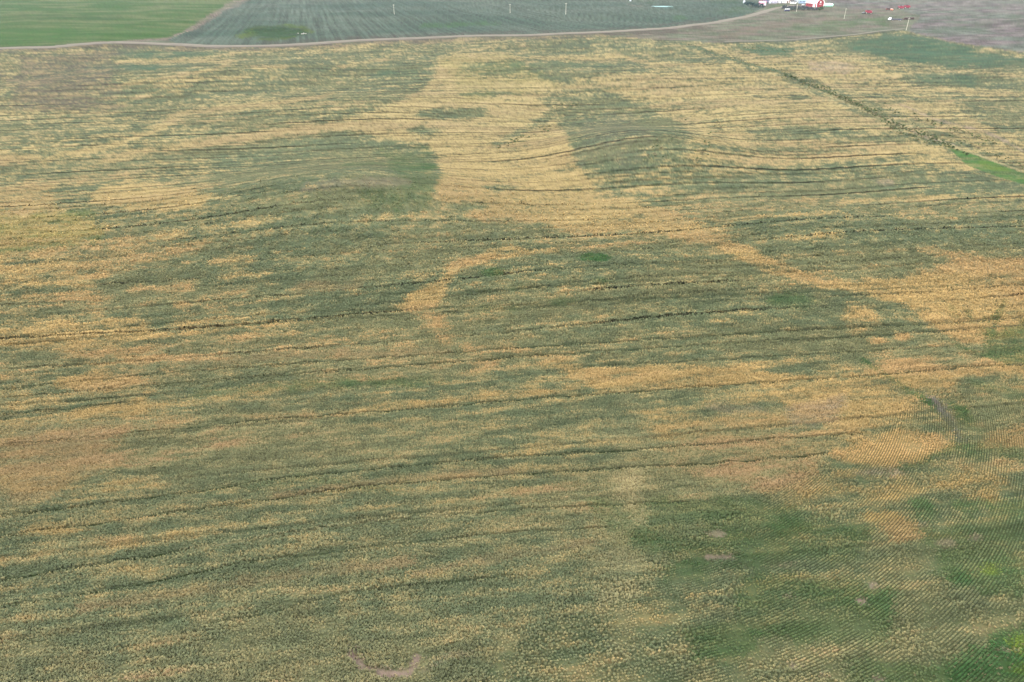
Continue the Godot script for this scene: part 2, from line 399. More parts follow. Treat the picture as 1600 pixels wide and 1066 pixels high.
	line("S", 0.4, 0.8, 1, [1310, 21, 1360, 16, 1440, 8])
	line("F", 0.5, 1.2, 1, [1131, 66, 1244, 62, 1300, 56, 1356, 51, 1412, 44])
	line("K", 0.6, 0.8, 0.8, [1131, 67.5, 1244, 64, 1300, 59, 1356, 53, 1400, 48])
	line("P", 0.5, 0.9, 0.9, [1431, 52, 1456, 57, 1478, 64, 1534, 72, 1581, 79, 1600, 82])
	line("B", 0.4, 1.5, 2, [1500, 62, 1560, 76, 1610, 86])
	for k in 7:
		line("F", 0.35, 1.2, 1.5, [1440 + k * 12, 30 + k * 6.0 - 18, 1560, 14 + k * 8.0 - 10, 1680, 2 + k * 9.0 - 10])
	area("L", 0.3, 5, [1450, 44, 1530, 32, 1600, 24, 1600, 34, 1520, 46, 1460, 54])
	line("P", 0.35, 1.2, 1.5, [980, 53, 1000, 58, 1030, 61])
	# ---- sprayer wheel tracks
	track(0.5, [0, 499, 175, 485, 388, 465, 540, 460, 700, 459, 840, 451, 1070, 438, 1276, 423, 1451, 412, 1600, 405])
	track(0.6, [0, 529, 287, 504, 439, 490, 540, 487, 817, 478, 1070, 465, 1276, 457, 1460, 449, 1600, 441])
	track(0.6, [0, 542, 140, 530, 270, 518, 400, 508, 540, 498, 719, 489, 817, 482, 950, 476, 1070, 464])
	track(0.5, [700, 463, 840, 449, 1060, 446, 1276, 448, 1418, 444, 1500, 436, 1600, 431])
	track(0.8, [0, 610, 270, 583, 540, 564, 719, 552, 817, 544, 1070, 528, 1303, 515, 1465, 507, 1600, 497])
	track(0.8, [0, 624, 270, 601, 540, 580, 817, 559, 1070, 542, 1381, 524, 1500, 515, 1600, 508])
	track(0.55, [911, 574, 1070, 566, 1296, 554, 1482, 542])
	track(0.6, [0, 649, 110, 640, 202, 630])
	track(0.9, [0, 697, 200, 679, 400, 659, 550, 648, 800, 627, 1070, 607, 1220, 597, 1357, 589, 1499, 576, 1640, 569])
	track(0.8, [0, 808, 150, 790, 300, 770, 450, 748, 575, 735, 800, 715, 975, 705, 1200, 688, 1350, 678])
	track(0.9, [0, 840, 150, 820, 250, 805, 450, 778, 600, 758, 800, 743, 950, 734, 1150, 723, 1300, 710])
	track(0.9, [0, 908, 175, 880, 280, 863])
	track(0.6, [280, 863, 450, 836, 600, 815, 800, 798, 1075, 785])
	line("P", 0.4, 1.5, 2, [280, 862, 450, 834, 600, 813, 700, 805])
	track(0.85, [0, 950, 200, 918, 400, 878])
	track(0.5, [400, 878, 600, 855, 800, 833, 950, 826])
	track(0.5, [330, 975, 425, 958, 525, 930, 650, 916, 800, 900])
	track(0.45, [530, 253, 690, 255, 786, 246, 880, 238])
	track(0.45, [700, 318, 780, 311, 840, 300, 1070, 285, 1195, 266, 1364, 261])
	track(0.4, [640, 320, 911, 287, 1060, 279, 1300, 268, 1500, 276, 1600, 285])
	track(0.4, [1000, 228, 1060, 223, 1230, 227, 1400, 228])
	track(0.4, [1230, 194, 1300, 192, 1370, 199, 1400, 206])
	track(0.4, [600, 382, 766, 358, 900, 352, 1060, 350, 1300, 356, 1600, 340])
	track(0.4, [200, 440, 400, 425, 540, 419, 700, 410, 860, 395, 1000, 385, 1200, 386, 1400, 378, 1600, 362])
	track(0.45, [500, 446, 700, 432, 780, 428, 1070, 412, 1300, 398, 1600, 388])
	track(0.4, [0, 318, 120, 312, 300, 318, 480, 306, 600, 302])
	track(0.4, [0, 345, 200, 335, 330, 320, 600, 316])
	track(0.4, [0, 272, 80, 272, 200, 262, 340, 255])
	track(0.35, [250, 262, 400, 250, 540, 246, 640, 250])
	track(0.25, [1400, 1000, 1450, 984, 1520, 946, 1550, 928, 1570, 912])

# ------------------------------------------------------------------ the ground sheet

const ROW_STEP := 0.00135
const DEP0 := 1.0472      # 60 degrees down
const DEP1 := 0.0401      # 2.3 degrees down
const S_FINE := 0.80
const S_N := 1024
var row_d := PackedFloat32Array()
var col_s := PackedFloat32Array()
var row_first := 0
var col_first := 0
var row_colors: Array = []
var row_gap: Array = []
var fine_rows := 0

func row_of(d: float) -> int:
	return row_first + int((DEP0 - atan2(EYE_H, d)) / ROW_STEP + 0.5)

func rnd(a: int, b: int) -> float:
	var h := (a * 374761393 + b * 668265263) & 0x7fffffff
	h = ((h ^ (h >> 13)) * 1274126177) & 0x7fffffff
	return float((h ^ (h >> 16)) & 0xffff) / 65535.0

func paint_row(j: int) -> void:
	var d := row_d[j]
	var slant := sqrt(d * d + EYE_H * EYE_H)
	var nc := col_s.size()
	var cols := PackedColorArray(); cols.resize(nc)
	var gaps := PackedFloat32Array(); gaps.resize(nc)
	var ripe := PackedFloat32Array(); ripe.resize(nc); ripe.fill(0.42)
	var region := PackedInt32Array(); region.resize(nc)
	var kx := FOCAL / slant
	var kd := FOCAL * EYE_H / (slant * slant)
	var over: Array = []
	for sh in shapes:
		if d < sh.d0 or d > sh.d1:
			continue
		var xs: PackedFloat32Array = sh.xs
		var ds: PackedFloat32Array = sh.ds
		var n := xs.size()
		var kind: String = sh.kind
		var closed: bool = sh.closed
		var feather: float = sh.feather
		var half: float = sh.half
		var value: float = sh.value
		var strength := value
		if sh.metres > 0.0:
			half = sh.metres * kx
			strength = value * clampf(half / 0.7 + 0.25, 0.3, 1.0) * lerpf(1.0, 0.6, smoothstep(105.0, 160.0, d))
			half = maxf(half, 0.75)
		var reach := half + feather
		var amount := PackedFloat32Array()
		var c0 := -1
		for i in range(0, nc):
			var x := col_s[i] * slant
			if x < sh.x0 or x > sh.x1:
				if c0 >= 0:
					break
				continue
			if c0 < 0:
				c0 = i
			var best := 1e18
			var inside := false
			var ax := xs[n - 1]; var ad := ds[n - 1]
			var k0 := 0
			if not closed:
				ax = xs[0]; ad = ds[0]; k0 = 1
			for k in range(k0, n):
				var bx := xs[k]; var bd := ds[k]
				if closed and (ad > d) != (bd > d) and x < (bx - ax) * (d - ad) / (bd - ad) + ax:
					inside = not inside
				var ex := (bx - ax) * kx; var ed := (bd - ad) * kd
				var px := (x - ax) * kx; var pd := (d - ad) * kd
				var t := clampf((px * ex + pd * ed) / (ex * ex + ed * ed + 1e-9), 0.0, 1.0)
				var qx := px - ex * t; var qd := pd - ed * t
				var q := qx * qx + qd * qd
				if q < best:
					best = q
				ax = bx; ad = bd
			var sd := sqrt(best)
			if inside:
				sd = -sd
			sd -= half
			amount.append(clampf(0.5 - 0.5 * sd / feather, 0.0, 1.0))
		if c0 < 0:
			continue
		if kind == "D":
			for q in amount.size():
				var a := amount[q]
				if a > 0.0:
					a = a * a * (3.0 - 2.0 * a)
					ripe[c0 + q] = lerpf(ripe[c0 + q], value, a)
		elif kind == "R":
			for q in amount.size():
				if amount[q] > 0.5:
					region[c0 + q] = int(value)
		else:
			over.append([kind, strength, c0, amount])
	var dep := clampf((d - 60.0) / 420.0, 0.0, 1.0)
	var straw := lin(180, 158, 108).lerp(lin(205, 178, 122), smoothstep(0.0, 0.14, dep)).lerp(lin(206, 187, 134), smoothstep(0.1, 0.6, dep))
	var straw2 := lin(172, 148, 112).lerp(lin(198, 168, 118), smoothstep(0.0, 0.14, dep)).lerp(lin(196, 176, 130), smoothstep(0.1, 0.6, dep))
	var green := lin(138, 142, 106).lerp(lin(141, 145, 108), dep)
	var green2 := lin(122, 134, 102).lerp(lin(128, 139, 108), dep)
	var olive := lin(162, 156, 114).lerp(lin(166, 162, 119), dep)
	var rough := smoothstep(30.0, 500.0, d)
	var deep := slant * slant / (EYE_H * FOCAL * 0.64)
	var seam := maxf(0.32, 0.55 * deep)
	var seam_dark := lerpf(0.22, 0.55, smoothstep(60.0, 130.0, d)) * clampf(2.2 / deep, 0.0, 1.0)
	var seam2_dark := 0.46 * smoothstep(80.0, 130.0, d) * clampf(1.5 / deep, 0.0, 1.0)
	for i in nc:
		var x := col_s[i] * slant
		var u := d - 0.16 * x
		var grain := rnd(i, j)
		var c: Color
		var reg := region[i]
		if reg == 0:
			var f := 1.0 / (1.0 + d * 0.004)
			var cl := n_clump.get_noise_2d(x * 0.20 * f, d * 0.34 * f)
			var st := n_streak.get_noise_2d(x * 0.035 * f, u * 0.30 * f)
			var sp := n_stripe.get_noise_2d(x * 0.003, u * 0.42 * f + 40.0)
			var hu := n_hue.get_noise_2d(x * 0.013, u * 0.03)
			var fa := n_fine.get_noise_2d(x * 0.22, u * 1.3)
			var fb := n_fine.get_noise_2d(x * 0.07 + 31.0, u * 0.5)
			var fc := n_fine.get_noise_2d(x * 0.022 + 77.0, u * 0.19)
			var fine := fa * lerpf(0.10, 0.2, smoothstep(60.0, 120.0, d)) + fb * lerpf(0.15, 0.17, rough) + fc * lerpf(0.05, 0.17, rough)
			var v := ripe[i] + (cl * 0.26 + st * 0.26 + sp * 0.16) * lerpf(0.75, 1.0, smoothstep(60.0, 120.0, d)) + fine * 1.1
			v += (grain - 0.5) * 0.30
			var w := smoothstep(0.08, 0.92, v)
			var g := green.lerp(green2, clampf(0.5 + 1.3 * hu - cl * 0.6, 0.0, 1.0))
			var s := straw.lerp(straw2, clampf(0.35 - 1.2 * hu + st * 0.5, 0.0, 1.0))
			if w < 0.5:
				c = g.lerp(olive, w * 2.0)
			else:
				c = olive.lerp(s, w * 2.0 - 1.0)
			# seeder and sprayer passes leave thin dark seams about one boom apart
			var wob := u + 1.6 * n_hue.get_noise_2d(x * 0.006, u * 0.004)
			var q := wob / 11.7
			var off := absf(fposmod(q, 1.0) - 0.5) * 11.7
			var q2 := wob / 3.9
			var off2 := absf(fposmod(q2, 1.0) - 0.5) * 3.9
			var m1 := smoothstep(-0.3, 0.25, n_fine.get_noise_2d(x * 0.008, floorf(q) * 5.3))
			var m2 := smoothstep(-0.25, 0.35, n_fine.get_noise_2d(x * 0.012, floorf(q2) * 3.7 + 9.0))
			var b := 1.0 + 0.14 * st + fine * 0.55
			b -= seam_dark * m1 * (1.0 - smoothstep(seam * 0.5, seam * 1.5, off))
			b += seam_dark * 0.4 * m1 * (1.0 - smoothstep(seam * 0.5, seam * 1.5, absf(off - 2.2 * seam)))
			b -= seam2_dark * m2 * (1.0 - smoothstep(seam * 0.4, seam * 1.2, off2))
			b += (grain - 0.5) * lerpf(0.34, 0.26, rough)
			if rnd(i + 311, j) < 0.05:
				b *= 0.68
			c = Color(c.r * b, c.g * b, c.b * b)
		elif reg == 1:
			var st := n_streak.get_noise_2d(x * 0.006, d * 0.06)
			c = lin(104, 150, 80).lerp(lin(156, 174, 116), clampf(0.35 + 1.5 * st + 0.4 * n_fine.get_noise_2d(x * 0.02, d * 0.12), 0.0, 1.0))
			c = c * (0.72 + 0.22 * grain)
		elif reg == 2:
			var w2 := x + 0.27 * d
			var st := n_stripe.get_noise_2d(w2 * 0.16, d * 0.002) + 0.6 * n_stripe.get_noise_2d(w2 * 0.5, d * 0.004)
			var hu := n_hue.get_noise_2d(x * 0.004, d * 0.006)
			c = lin(116, 143, 126).lerp(lin(146, 164, 146), clampf(0.45 + 0.7 * hu + 0.35 * n_streak.get_noise_2d(x * 0.02, d * 0.02), 0.0, 1.0))
			c = c * (0.80 + 0.28 * st + 0.26 * (grain - 0.5))
		elif reg == 3:
			var st := n_streak.get_noise_2d(x * 0.015, d * 0.03)
			c = lin(150, 160, 132).lerp(lin(168, 158, 142), clampf(0.5 + 1.4 * st, 0.0, 1.0))
			c = c * (0.86 + 0.28 * grain + 0.3 * n_fine.get_noise_2d(x * 0.03, d * 0.05))
		else:
			var st := n_streak.get_noise_2d(x * 0.010 + d * 0.004, d * 0.03 - x * 0.02)
			c = lin(152, 140, 140).lerp(lin(180, 168, 164), clampf(0.5 + 1.4 * st, 0.0, 1.0))
			c = c.lerp(lin(142, 160, 140), clampf(0.3 + 1.4 * n_hue.get_noise_2d(x * 0.006, d * 0.012), 0.0, 0.7))
			c = c * (0.86 + 0.28 * grain + 0.3 * n_fine.get_noise_2d(x * 0.03 + d * 0.01, d * 0.05 - x * 0.03))
		cols[i] = c
	for o in over:
		var tint: Color = TINTS[o[0]]
		var is_track: bool = o[0] == "T"
		var bare: bool = o[0] == "M"
		var amount: PackedFloat32Array = o[3]
		var c0: int = o[2]
		for q in amount.size():
			var a := amount[q]
			if a <= 0.0:
				continue
			var i := c0 + q
			if not is_track:
				var x := col_s[i] * slant
				var e := n_clump.get_noise_2d(x * 0.25 * 60.0 / (60.0 + d) * 2.0, d * 0.4 * 60.0 / (60.0 + d) * 2.0 + 90.0)
				a = smoothstep(0.15, 0.85, a + e * 0.55 * (1.0 - absf(a - 0.5)) + (rnd(i + 77, j) - 0.5) * 0.4)
			a *= o[1]
			if not is_track:
				a *= clampf(0.92 + 0.7 * n_streak.get_noise_2d(col_s[i] * slant * 0.03 + 50.0, d * 0.12), 0.5, 1.15)
				a = minf(a, 1.0)
			var b := 1.0 if is_track else 0.84 + 0.32 * rnd(i, j + 5) + 0.3 * n_streak.get_noise_2d(col_s[i] * slant * 0.012, d * 0.09)
			var c := cols[i]
			cols[i] = Color(lerpf(c.r, tint.r * b, a), lerpf(c.g, tint.g * b, a), lerpf(c.b, tint.b * b, a))
			if is_track:
				gaps[i] = maxf(gaps[i], a)
			elif bare:
				gaps[i] = maxf(gaps[i], a * 0.8)
	for i in nc:
		if region[i] != 0:
			gaps[i] = 2.0
	row_colors[j] = cols
	row_gap[j] = gaps

var zone_rows: Array = []

func build_ground() -> void:
	make_zone()
	for d in [-1500.0, -500.0, -150.0, -40.0, 0.0, 20.0]:
		row_d.append(d)
	row_first = row_d.size()
	fine_rows = int((DEP0 - DEP1) / ROW_STEP)
	for k in fine_rows:
		row_d.append(EYE_H / tan(DEP0 - k * ROW_STEP))
	for d in [1700.0, 2100.0, 2800.0, 4200.0, 8000.0]:
		row_d.append(d)
	for s in [-4.0, -2.4, -1.6, -1.2, -0.95, -0.86]:
		col_s.append(s)
	col_first = col_s.size()
	for k in S_N + 1:
		col_s.append(lerpf(-S_FINE, S_FINE, float(k) / S_N))
	for s in [0.86, 0.95, 1.2, 1.6, 2.4, 4.0]:
		col_s.append(s)
	var nr := row_d.size(); var nc := col_s.size()
	row_colors.resize(nr); row_gap.resize(nr)
	var task := WorkerThreadPool.add_group_task(paint_row, nr)
	WorkerThreadPool.wait_for_group_task_completion(task)
	var vs := PackedVector3Array(); vs.resize(nr * nc)
	var ns := PackedVector3Array(); ns.resize(nr * nc)
	var cs := PackedColorArray()
	var soil := lin(70, 82, 52)
	for j in nr:
		var d := row_d[j]
		var slant := sqrt(d * d + EYE_H * EYE_H)
		var cr: PackedColorArray = row_colors[j].duplicate()
		var gp: PackedFloat32Array = row_gap[j]
		# shorter, duller growth between stems; farther out, darkened for the self-shade of missing tufts
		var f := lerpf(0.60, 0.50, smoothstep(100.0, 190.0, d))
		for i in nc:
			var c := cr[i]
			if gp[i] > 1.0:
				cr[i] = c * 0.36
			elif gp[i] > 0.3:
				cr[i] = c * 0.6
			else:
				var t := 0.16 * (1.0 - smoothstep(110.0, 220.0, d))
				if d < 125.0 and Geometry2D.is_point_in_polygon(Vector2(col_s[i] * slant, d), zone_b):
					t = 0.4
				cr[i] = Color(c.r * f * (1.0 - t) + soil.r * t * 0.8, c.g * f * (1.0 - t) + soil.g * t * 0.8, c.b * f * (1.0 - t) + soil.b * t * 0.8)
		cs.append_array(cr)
		for i in nc:
			var x := col_s[i] * slant
			var h := hgt(x, d)
			vs[j * nc + i] = Vector3(x, h, -d)
			ns[j * nc + i] = Vector3(hgt(x - 3.0, d) - hgt(x + 3.0, d), 6.0, hgt(x, d + 3.0) - hgt(x, d - 3.0)).normalized()
	var idx := PackedInt32Array(); idx.resize((nr - 1) * (nc - 1) * 6)
	var p := 0
	for j in nr - 1:
		for i in nc - 1:
			var a := j * nc + i
			idx[p] = a; idx[p + 1] = a + nc; idx[p + 2] = a + 1
			idx[p + 3] = a + 1; idx[p + 4] = a + nc; idx[p + 5] = a + nc + 1
			p += 6
	var arr := []; arr.resize(Mesh.ARRAY_MAX)
	arr[Mesh.ARRAY_VERTEX] = vs; arr[Mesh.ARRAY_NORMAL] = ns; arr[Mesh.ARRAY_COLOR] = cs; arr[Mesh.ARRAY_INDEX] = idx
	var me := ArrayMesh.new(); me.add_surface_from_arrays(Mesh.PRIMITIVE_TRIANGLES, arr)
	me.surface_set_material(0, vertex_paint())
	var o := MeshInstance3D.new(); o.name = "ground"; o.mesh = me
	o.set_meta("kind", "structure"); o.set_meta("label", "rolling prairie farmland with ripening crop, grass and grey stubble"); add_child(o)

func vertex_paint() -> StandardMaterial3D:
	var m := StandardMaterial3D.new()
	m.vertex_color_use_as_albedo = true; m.roughness = 1.0; m.metallic_specular = 0.1
	m.cull_mode = BaseMaterial3D.CULL_DISABLED
	return m

# ------------------------------------------------------------------ the standing crop

var zone_b := PackedVector2Array()       # the headland, where the rows turn in an arc
const ARC := Vector2(-6.0, 122.0)

func tuft_mesh() -> ArrayMesh:
	var r := RandomNumberGenerator.new(); r.seed = 5
	var st := SurfaceTool.new(); st.begin(Mesh.PRIMITIVE_TRIANGLES)
	st.set_smooth_group(-1)
	# a few stems that lean out of one foot, each with a drooping head
	for k in 9:
		var a := TAU * k / 9.0 + r.randf_range(-0.3, 0.3)
		var out := Vector3(cos(a), 0, sin(a) * 0.8)
		var side := Vector3(-sin(a), 0, cos(a)) * r.randf_range(0.035, 0.06)
		var foot := out * 0.03
		var knee := out * r.randf_range(0.05, 0.10) + Vector3(0, r.randf_range(0.24, 0.32), 0)
		var tip := out * r.randf_range(0.14, 0.20) + Vector3(0, r.randf_range(0.22, 0.40), 0)
		st.add_vertex(foot); st.add_vertex(knee + side); st.add_vertex(knee - side)
		st.add_vertex(knee - side); st.add_vertex(knee + side); st.add_vertex(tip)
	st.generate_normals()
	var m := vertex_paint()
	st.set_material(m)
	return st.commit()

var crop_parts: Array = []

func put_tuft(buf: PackedFloat32Array, x: float, d: float, yaw: float, wide: float, tall: float, c: Color) -> void:
	var co := cos(yaw) * wide; var si := sin(yaw) * wide
	buf.append_array(PackedFloat32Array([co, 0.0, si, x, 0.0, tall, 0.0, hgt(x, d) - 0.02, -si, 0.0, co, -d, c.r, c.g, c.b, 1.0]))

func try_tuft(buf: PackedFloat32Array, r: RandomNumberGenerator, x: float, d: float, yaw: float, m: float) -> void:
	var slant := sqrt(d * d + EYE_H * EYE_H)
	var s := x / slant
	if absf(s) > S_FINE - 0.002:
		return
	var j := row_of(d)
	var i := clampi(col_first + int((s + r.randf_range(-0.5, 0.5) * 1.4 / slant + S_FINE) / (2.0 * S_FINE) * S_N + 0.5), 0, col_s.size() - 1)
	if j < row_first or j >= row_d.size():
		return
	var g: float = row_gap[j][i]
	if g > 1.0 or r.randf() < maxf((g - 0.22) * 2.6, smoothstep(80.0, 200.0, d)):
		return
	var c: Color = row_colors[j][i]
	var b := r.randf_range(0.84, 1.18) * 1.03
	if r.randf() < 0.08:
		b *= 0.6
	var q := r.randf() * 0.12
	c = Color(c.r * (b + q), c.g * (b + q * 0.5), c.b * b)
	var thrift := n_clump.get_noise_2d(x * 0.16, d * 0.16 + 500.0)
	if thrift < -0.45 and r.randf() < 0.45:
		return
	put_tuft(buf, x, d, yaw, m * r.randf_range(0.8, 1.25) * (1.0 + 0.25 * thrift), pow(m, 0.15) * r.randf_range(0.75, 1.2) * (1.0 + 0.5 * thrift), c)

func crop_band(k: int) -> void:
	var band: Array = crop_bands[k]
	var buf := PackedFloat32Array()
	var r := RandomNumberGenerator.new(); r.seed = 900 + k
	var m: float = band[2]
	var step: float = 0.33 * m
	var d: float = band[0]
	while d < band[1]:
		var w := S_FINE * sqrt(d * d + EYE_H * EYE_H)
		var x := -w
		while x < w:
			var dd := d + 0.16 * x
			# rows climb to the right; keep to the band by wrapping
			var span: float = band[1] - band[0]
			dd = band[0] + fposmod(dd - band[0], span)
			x += step * r.randf_range(0.55, 0.95)
			if m < 1.2 and Geometry2D.is_point_in_polygon(Vector2(x + r.randf_range(-3.0, 3.0), dd + r.randf_range(-2.0, 2.0)), zone_b):
				continue
			try_tuft(buf, r, x + r.randf_range(-0.1, 0.1) * m, dd + r.randf_range(-0.13, 0.13) * m, r.randf() * TAU, m)
		d += step
	crop_parts[k] = buf

func crop_arcs(k: int) -> void:
	var buf := PackedFloat32Array()
	var r := RandomNumberGenerator.new(); r.seed = 4000 + k
	for n in 100:
		var rad := 30.0 + (k * 100 + n) * 0.30
		var a := -0.5
		while a < 2.2:
			a += 0.24 / rad * r.randf_range(0.75, 1.2)
			var x := ARC.x + rad * sin(a)
			var d := ARC.y - rad * cos(a)
			if Geometry2D.is_point_in_polygon(Vector2(x + r.randf_range(-3.0, 3.0), d + r.randf_range(-2.0, 2.0)), zone_b):
				var cl := n_clump.get_noise_2d(x * 0.10, d * 0.10 + 300.0)
				var lost := clampf(cl * 2.4 + 0.1, 0.0, 1.0) 
				var loose := 0.02 + 0.14 * lost + 0.07 * (1.0 - smoothstep(8.0, 30.0, x))
				try_tuft(buf, r, x + r.randf_range(-loose, loose), d + r.randf_range(-loose, loose), -a + r.randf_range(-0.3, 0.3), 0.66)
	arc_parts[k] = buf

var crop_bands: Array = []
var arc_parts: Array = []

func make_zone() -> void:
	var px := [700, 1110, 800, 1010, 940, 940, 1020, 880, 1180, 775, 1300, 722, 1330, 690, 1400, 650, 1420, 622, 1500, 600, 1640, 585, 1700, 800, 1700, 1110]
	for k in range(0, px.size(), 2):
		zone_b.append(spot(px[k], px[k + 1]))

func build_crop() -> void:
	var d := 36.0
	while d < 202.0:
		var m := maxf(0.64, sqrt(d * d + EYE_H * EYE_H) / 150.0)
		var e := d + maxf(3.0, d * 0.04)
		crop_bands.append([d, e, m]); d = e
	crop_parts.resize(crop_bands.size()); arc_parts.resize(4)
	WorkerThreadPool.wait_for_group_task_completion(WorkerThreadPool.add_group_task(crop_band, crop_bands.size()))
	WorkerThreadPool.wait_for_group_task_completion(WorkerThreadPool.add_group_task(crop_arcs, 4))
	var all := PackedFloat32Array()
	for b in crop_parts:
		all.append_array(b)
	for b in arc_parts:
		all.append_array(b)
	var mm := MultiMesh.new(); mm.transform_format = MultiMesh.TRANSFORM_3D; mm.use_colors = true
	mm.mesh = tuft_mesh(); mm.instance_count = all.size() / 16
	mm.buffer = all
	print("tufts ", mm.instance_count, " ", mm.buffer.size())
	var o := MultiMeshInstance3D.new(); o.name = "grain_crop"; o.multimesh = mm
	o.set_meta("kind", "stuff"); o.set_meta("label", "half ripe grain crop standing in rows over the whole near field"); o.set_meta("category", "crop")
	add_child(o)


# ------------------------------------------------------------------ helpers for the things that stand on the ground

var names := {}

func numbered(n: String) -> String:
	if not names.has(n):
		names[n] = 0
		return n
	names[n] += 1
	return "%s_%03d" % [n, names[n]]

func thing(called: String, label: String, category: String, at: Vector3, yaw := 0.0, group := "") -> Node3D:
	var o := Node3D.new(); o.name = numbered(called); add_child(o)
	o.position = at; o.rotation.y = yaw
	o.set_meta("label", label); o.set_meta("category", category)
	if group != "":
		o.set_meta("group", group)
	return o

func copy_of(o: Node3D, called: String, label: String, at: Vector3, yaw := 0.0, size := 1.0) -> Node3D:
	var c: Node3D = o.duplicate(); c.name = numbered(called); add_child(c)
	c.position = at; c.rotation.y = yaw; c.scale = Vector3.ONE * size
	c.set_meta("label", label)
	return c

var paints := {}

func paint(r: float, g: float, b: float, rough := 0.7, metal := 0.0) -> StandardMaterial3D:
	var key := "%d %d %d %.2f %.2f" % [r, g, b, rough, metal]
	if not paints.has(key):
		var m := StandardMaterial3D.new()
		m.albedo_color = Color(r / 255.0, g / 255.0, b / 255.0); m.roughness = rough; m.metallic = metal
		paints[key] = m
	return paints[key]

func part(called: String, mesh: Mesh, m: Material, parent: Node3D, at := Vector3.ZERO, turn := Vector3.ZERO) -> MeshInstance3D:
	var o := MeshInstance3D.new(); o.name = called; o.mesh = mesh; o.material_override = m
	o.position = at; o.rotation = turn
	parent.add_child(o, true)
	return o

func block(x: float, y: float, z: float) -> BoxMesh:
	var b := BoxMesh.new(); b.size = Vector3(x, y, z); return b

func drum(r0: float, r1: float, h: float, n := 14) -> CylinderMesh:
	var c := CylinderMesh.new(); c.bottom_radius = r0; c.top_radius = r1; c.height = h; c.radial_segments = n; c.rings = 1; return c

# an outline in x and y, drawn out along z from -len/2 to len/2
func prism(outline: Array, length: float) -> ArrayMesh:
	var st := SurfaceTool.new(); st.begin(Mesh.PRIMITIVE_TRIANGLES); st.set_smooth_group(-1)
	var pv := PackedVector2Array()
	for p in outline:
		pv.append(p)
	if Geometry2D.is_polygon_clockwise(pv):
		pv.reverse()
	var n := pv.size()
	var t := Geometry2D.triangulate_polygon(pv)
	for side in [-0.5, 0.5]:
		for k in range(0, t.size(), 3):
			var a := Vector3(pv[t[k]].x, pv[t[k]].y, side * length)
			var b := Vector3(pv[t[k + 1]].x, pv[t[k + 1]].y, side * length)
			var c := Vector3(pv[t[k + 2]].x, pv[t[k + 2]].y, side * length)
			var nrm := (b - a).cross(c - a)
			if nrm.z * side < 0.0:
				st.add_vertex(a); st.add_vertex(b); st.add_vertex(c)
			else:
				st.add_vertex(a); st.add_vertex(c); st.add_vertex(b)
	for k in n:
		var a := pv[k]; var b := pv[(k + 1) % n]
		var a0 := Vector3(a.x, a.y, -0.5 * length); var a1 := Vector3(a.x, a.y, 0.5 * length)
		var b0 := Vector3(b.x, b.y, -0.5 * length); var b1 := Vector3(b.x, b.y, 0.5 * length)
		st.add_vertex(a0); st.add_vertex(a1); st.add_vertex(b1)
		st.add_vertex(a0); st.add_vertex(b1); st.add_vertex(b0)
	st.generate_normals()
	return st.commit()

# ------------------------------------------------------------------ roads

func smooth_path(pts: Array, step: float) -> PackedVector2Array:
	var c := Curve2D.new()
	var v: Array[Vector2] = []
	for k in range(0, pts.size(), 2):
		v.append(spot(pts[k], pts[k + 1]))
	for k in v.size():
		var t := (v[mini(k + 1, v.size() - 1)] - v[maxi(k - 1, 0)]) / 6.0
		c.add_point(v[k], -t, t)
	c.bake_interval = step
	return c.get_baked_points()

func ribbon(called: String, label: String, pts: Array, wide: float, up: float, shoulder: float, tone: Color) -> void:
	var path := smooth_path(pts, 6.0)
	var vs := PackedVector3Array(); var cs := PackedColorArray(); var idx := PackedInt32Array()
	var r := RandomNumberGenerator.new(); r.seed = 71
	var across := [-wide / 2 - shoulder, -wide / 2, -wide * 0.18, wide * 0.18, wide / 2, wide / 2 + shoulder]
	for k in path.size():
		var t := (path[mini(k + 1, path.size() - 1)] - path[maxi(k - 1, 0)]).normalized()
		var nrm := Vector2(-t.y, t.x)
		var mid := hgt(path[k].x, path[k].y) + up
		for q in 6:
			var p: Vector2 = path[k] + nrm * float(across[q])
			var edge := q == 0 or q == 5
			vs.append(Vector3(p.x, hgt(p.x, p.y) - 0.3 if edge else mid + (0.06 if q == 2 or q == 3 else 0.0), -p.y))
			var b := r.randf_range(0.9, 1.1) * (0.72 if edge else 1.0)
			cs.append(Color(tone.r * b, tone.g * b, tone.b * b))
	for k in path.size() - 1:
		for q in 5:
			var a := k * 6 + q
			idx.append_array(PackedInt32Array([a, a + 6, a + 1, a + 1, a + 6, a + 7]))
	var arr := []; arr.resize(Mesh.ARRAY_MAX)
	arr[Mesh.ARRAY_VERTEX] = vs; arr[Mesh.ARRAY_COLOR] = cs; arr[Mesh.ARRAY_INDEX] = idx
	var raw := ArrayMesh.new(); raw.add_surface_from_arrays(Mesh.PRIMITIVE_TRIANGLES, arr)
	var st := SurfaceTool.new(); st.create_from(raw, 0); st.generate_normals()
	var o := MeshInstance3D.new(); o.name = numbered(called); o.mesh = st.commit()
	o.material_override = vertex_paint()
	o.set_meta("kind", "structure"); o.set_meta("label", label); add_child(o)

func build_roads() -> void:
	var gravel := lin(190, 180, 164) * 0.46
	ribbon("road", "pale gravel road curving along the far edge of the field", [-700, 86, -300, 80, 0, 76, 75, 74, 125, 69.5, 187, 66.5, 275, 69.5, 325, 72, 400, 72, 475, 69, 600, 61.5, 725, 56.5, 850, 54, 944, 50, 1037, 44.5, 1094, 38, 1150, 29, 1178, 23, 1205, 15, 1222, 11.5, 1236, 9, 1262, 11.5], 8.0, 0.5, 3.0, gravel)
	ribbon("path", "faint dirt trail along the pasture edge to the pole", [1131, 65.5, 1190, 63.5, 1244, 61.5, 1300, 57, 1356, 51, 1412, 45], 3.0, 0.1, 1.0, lin(172, 166, 148) * 0.55)

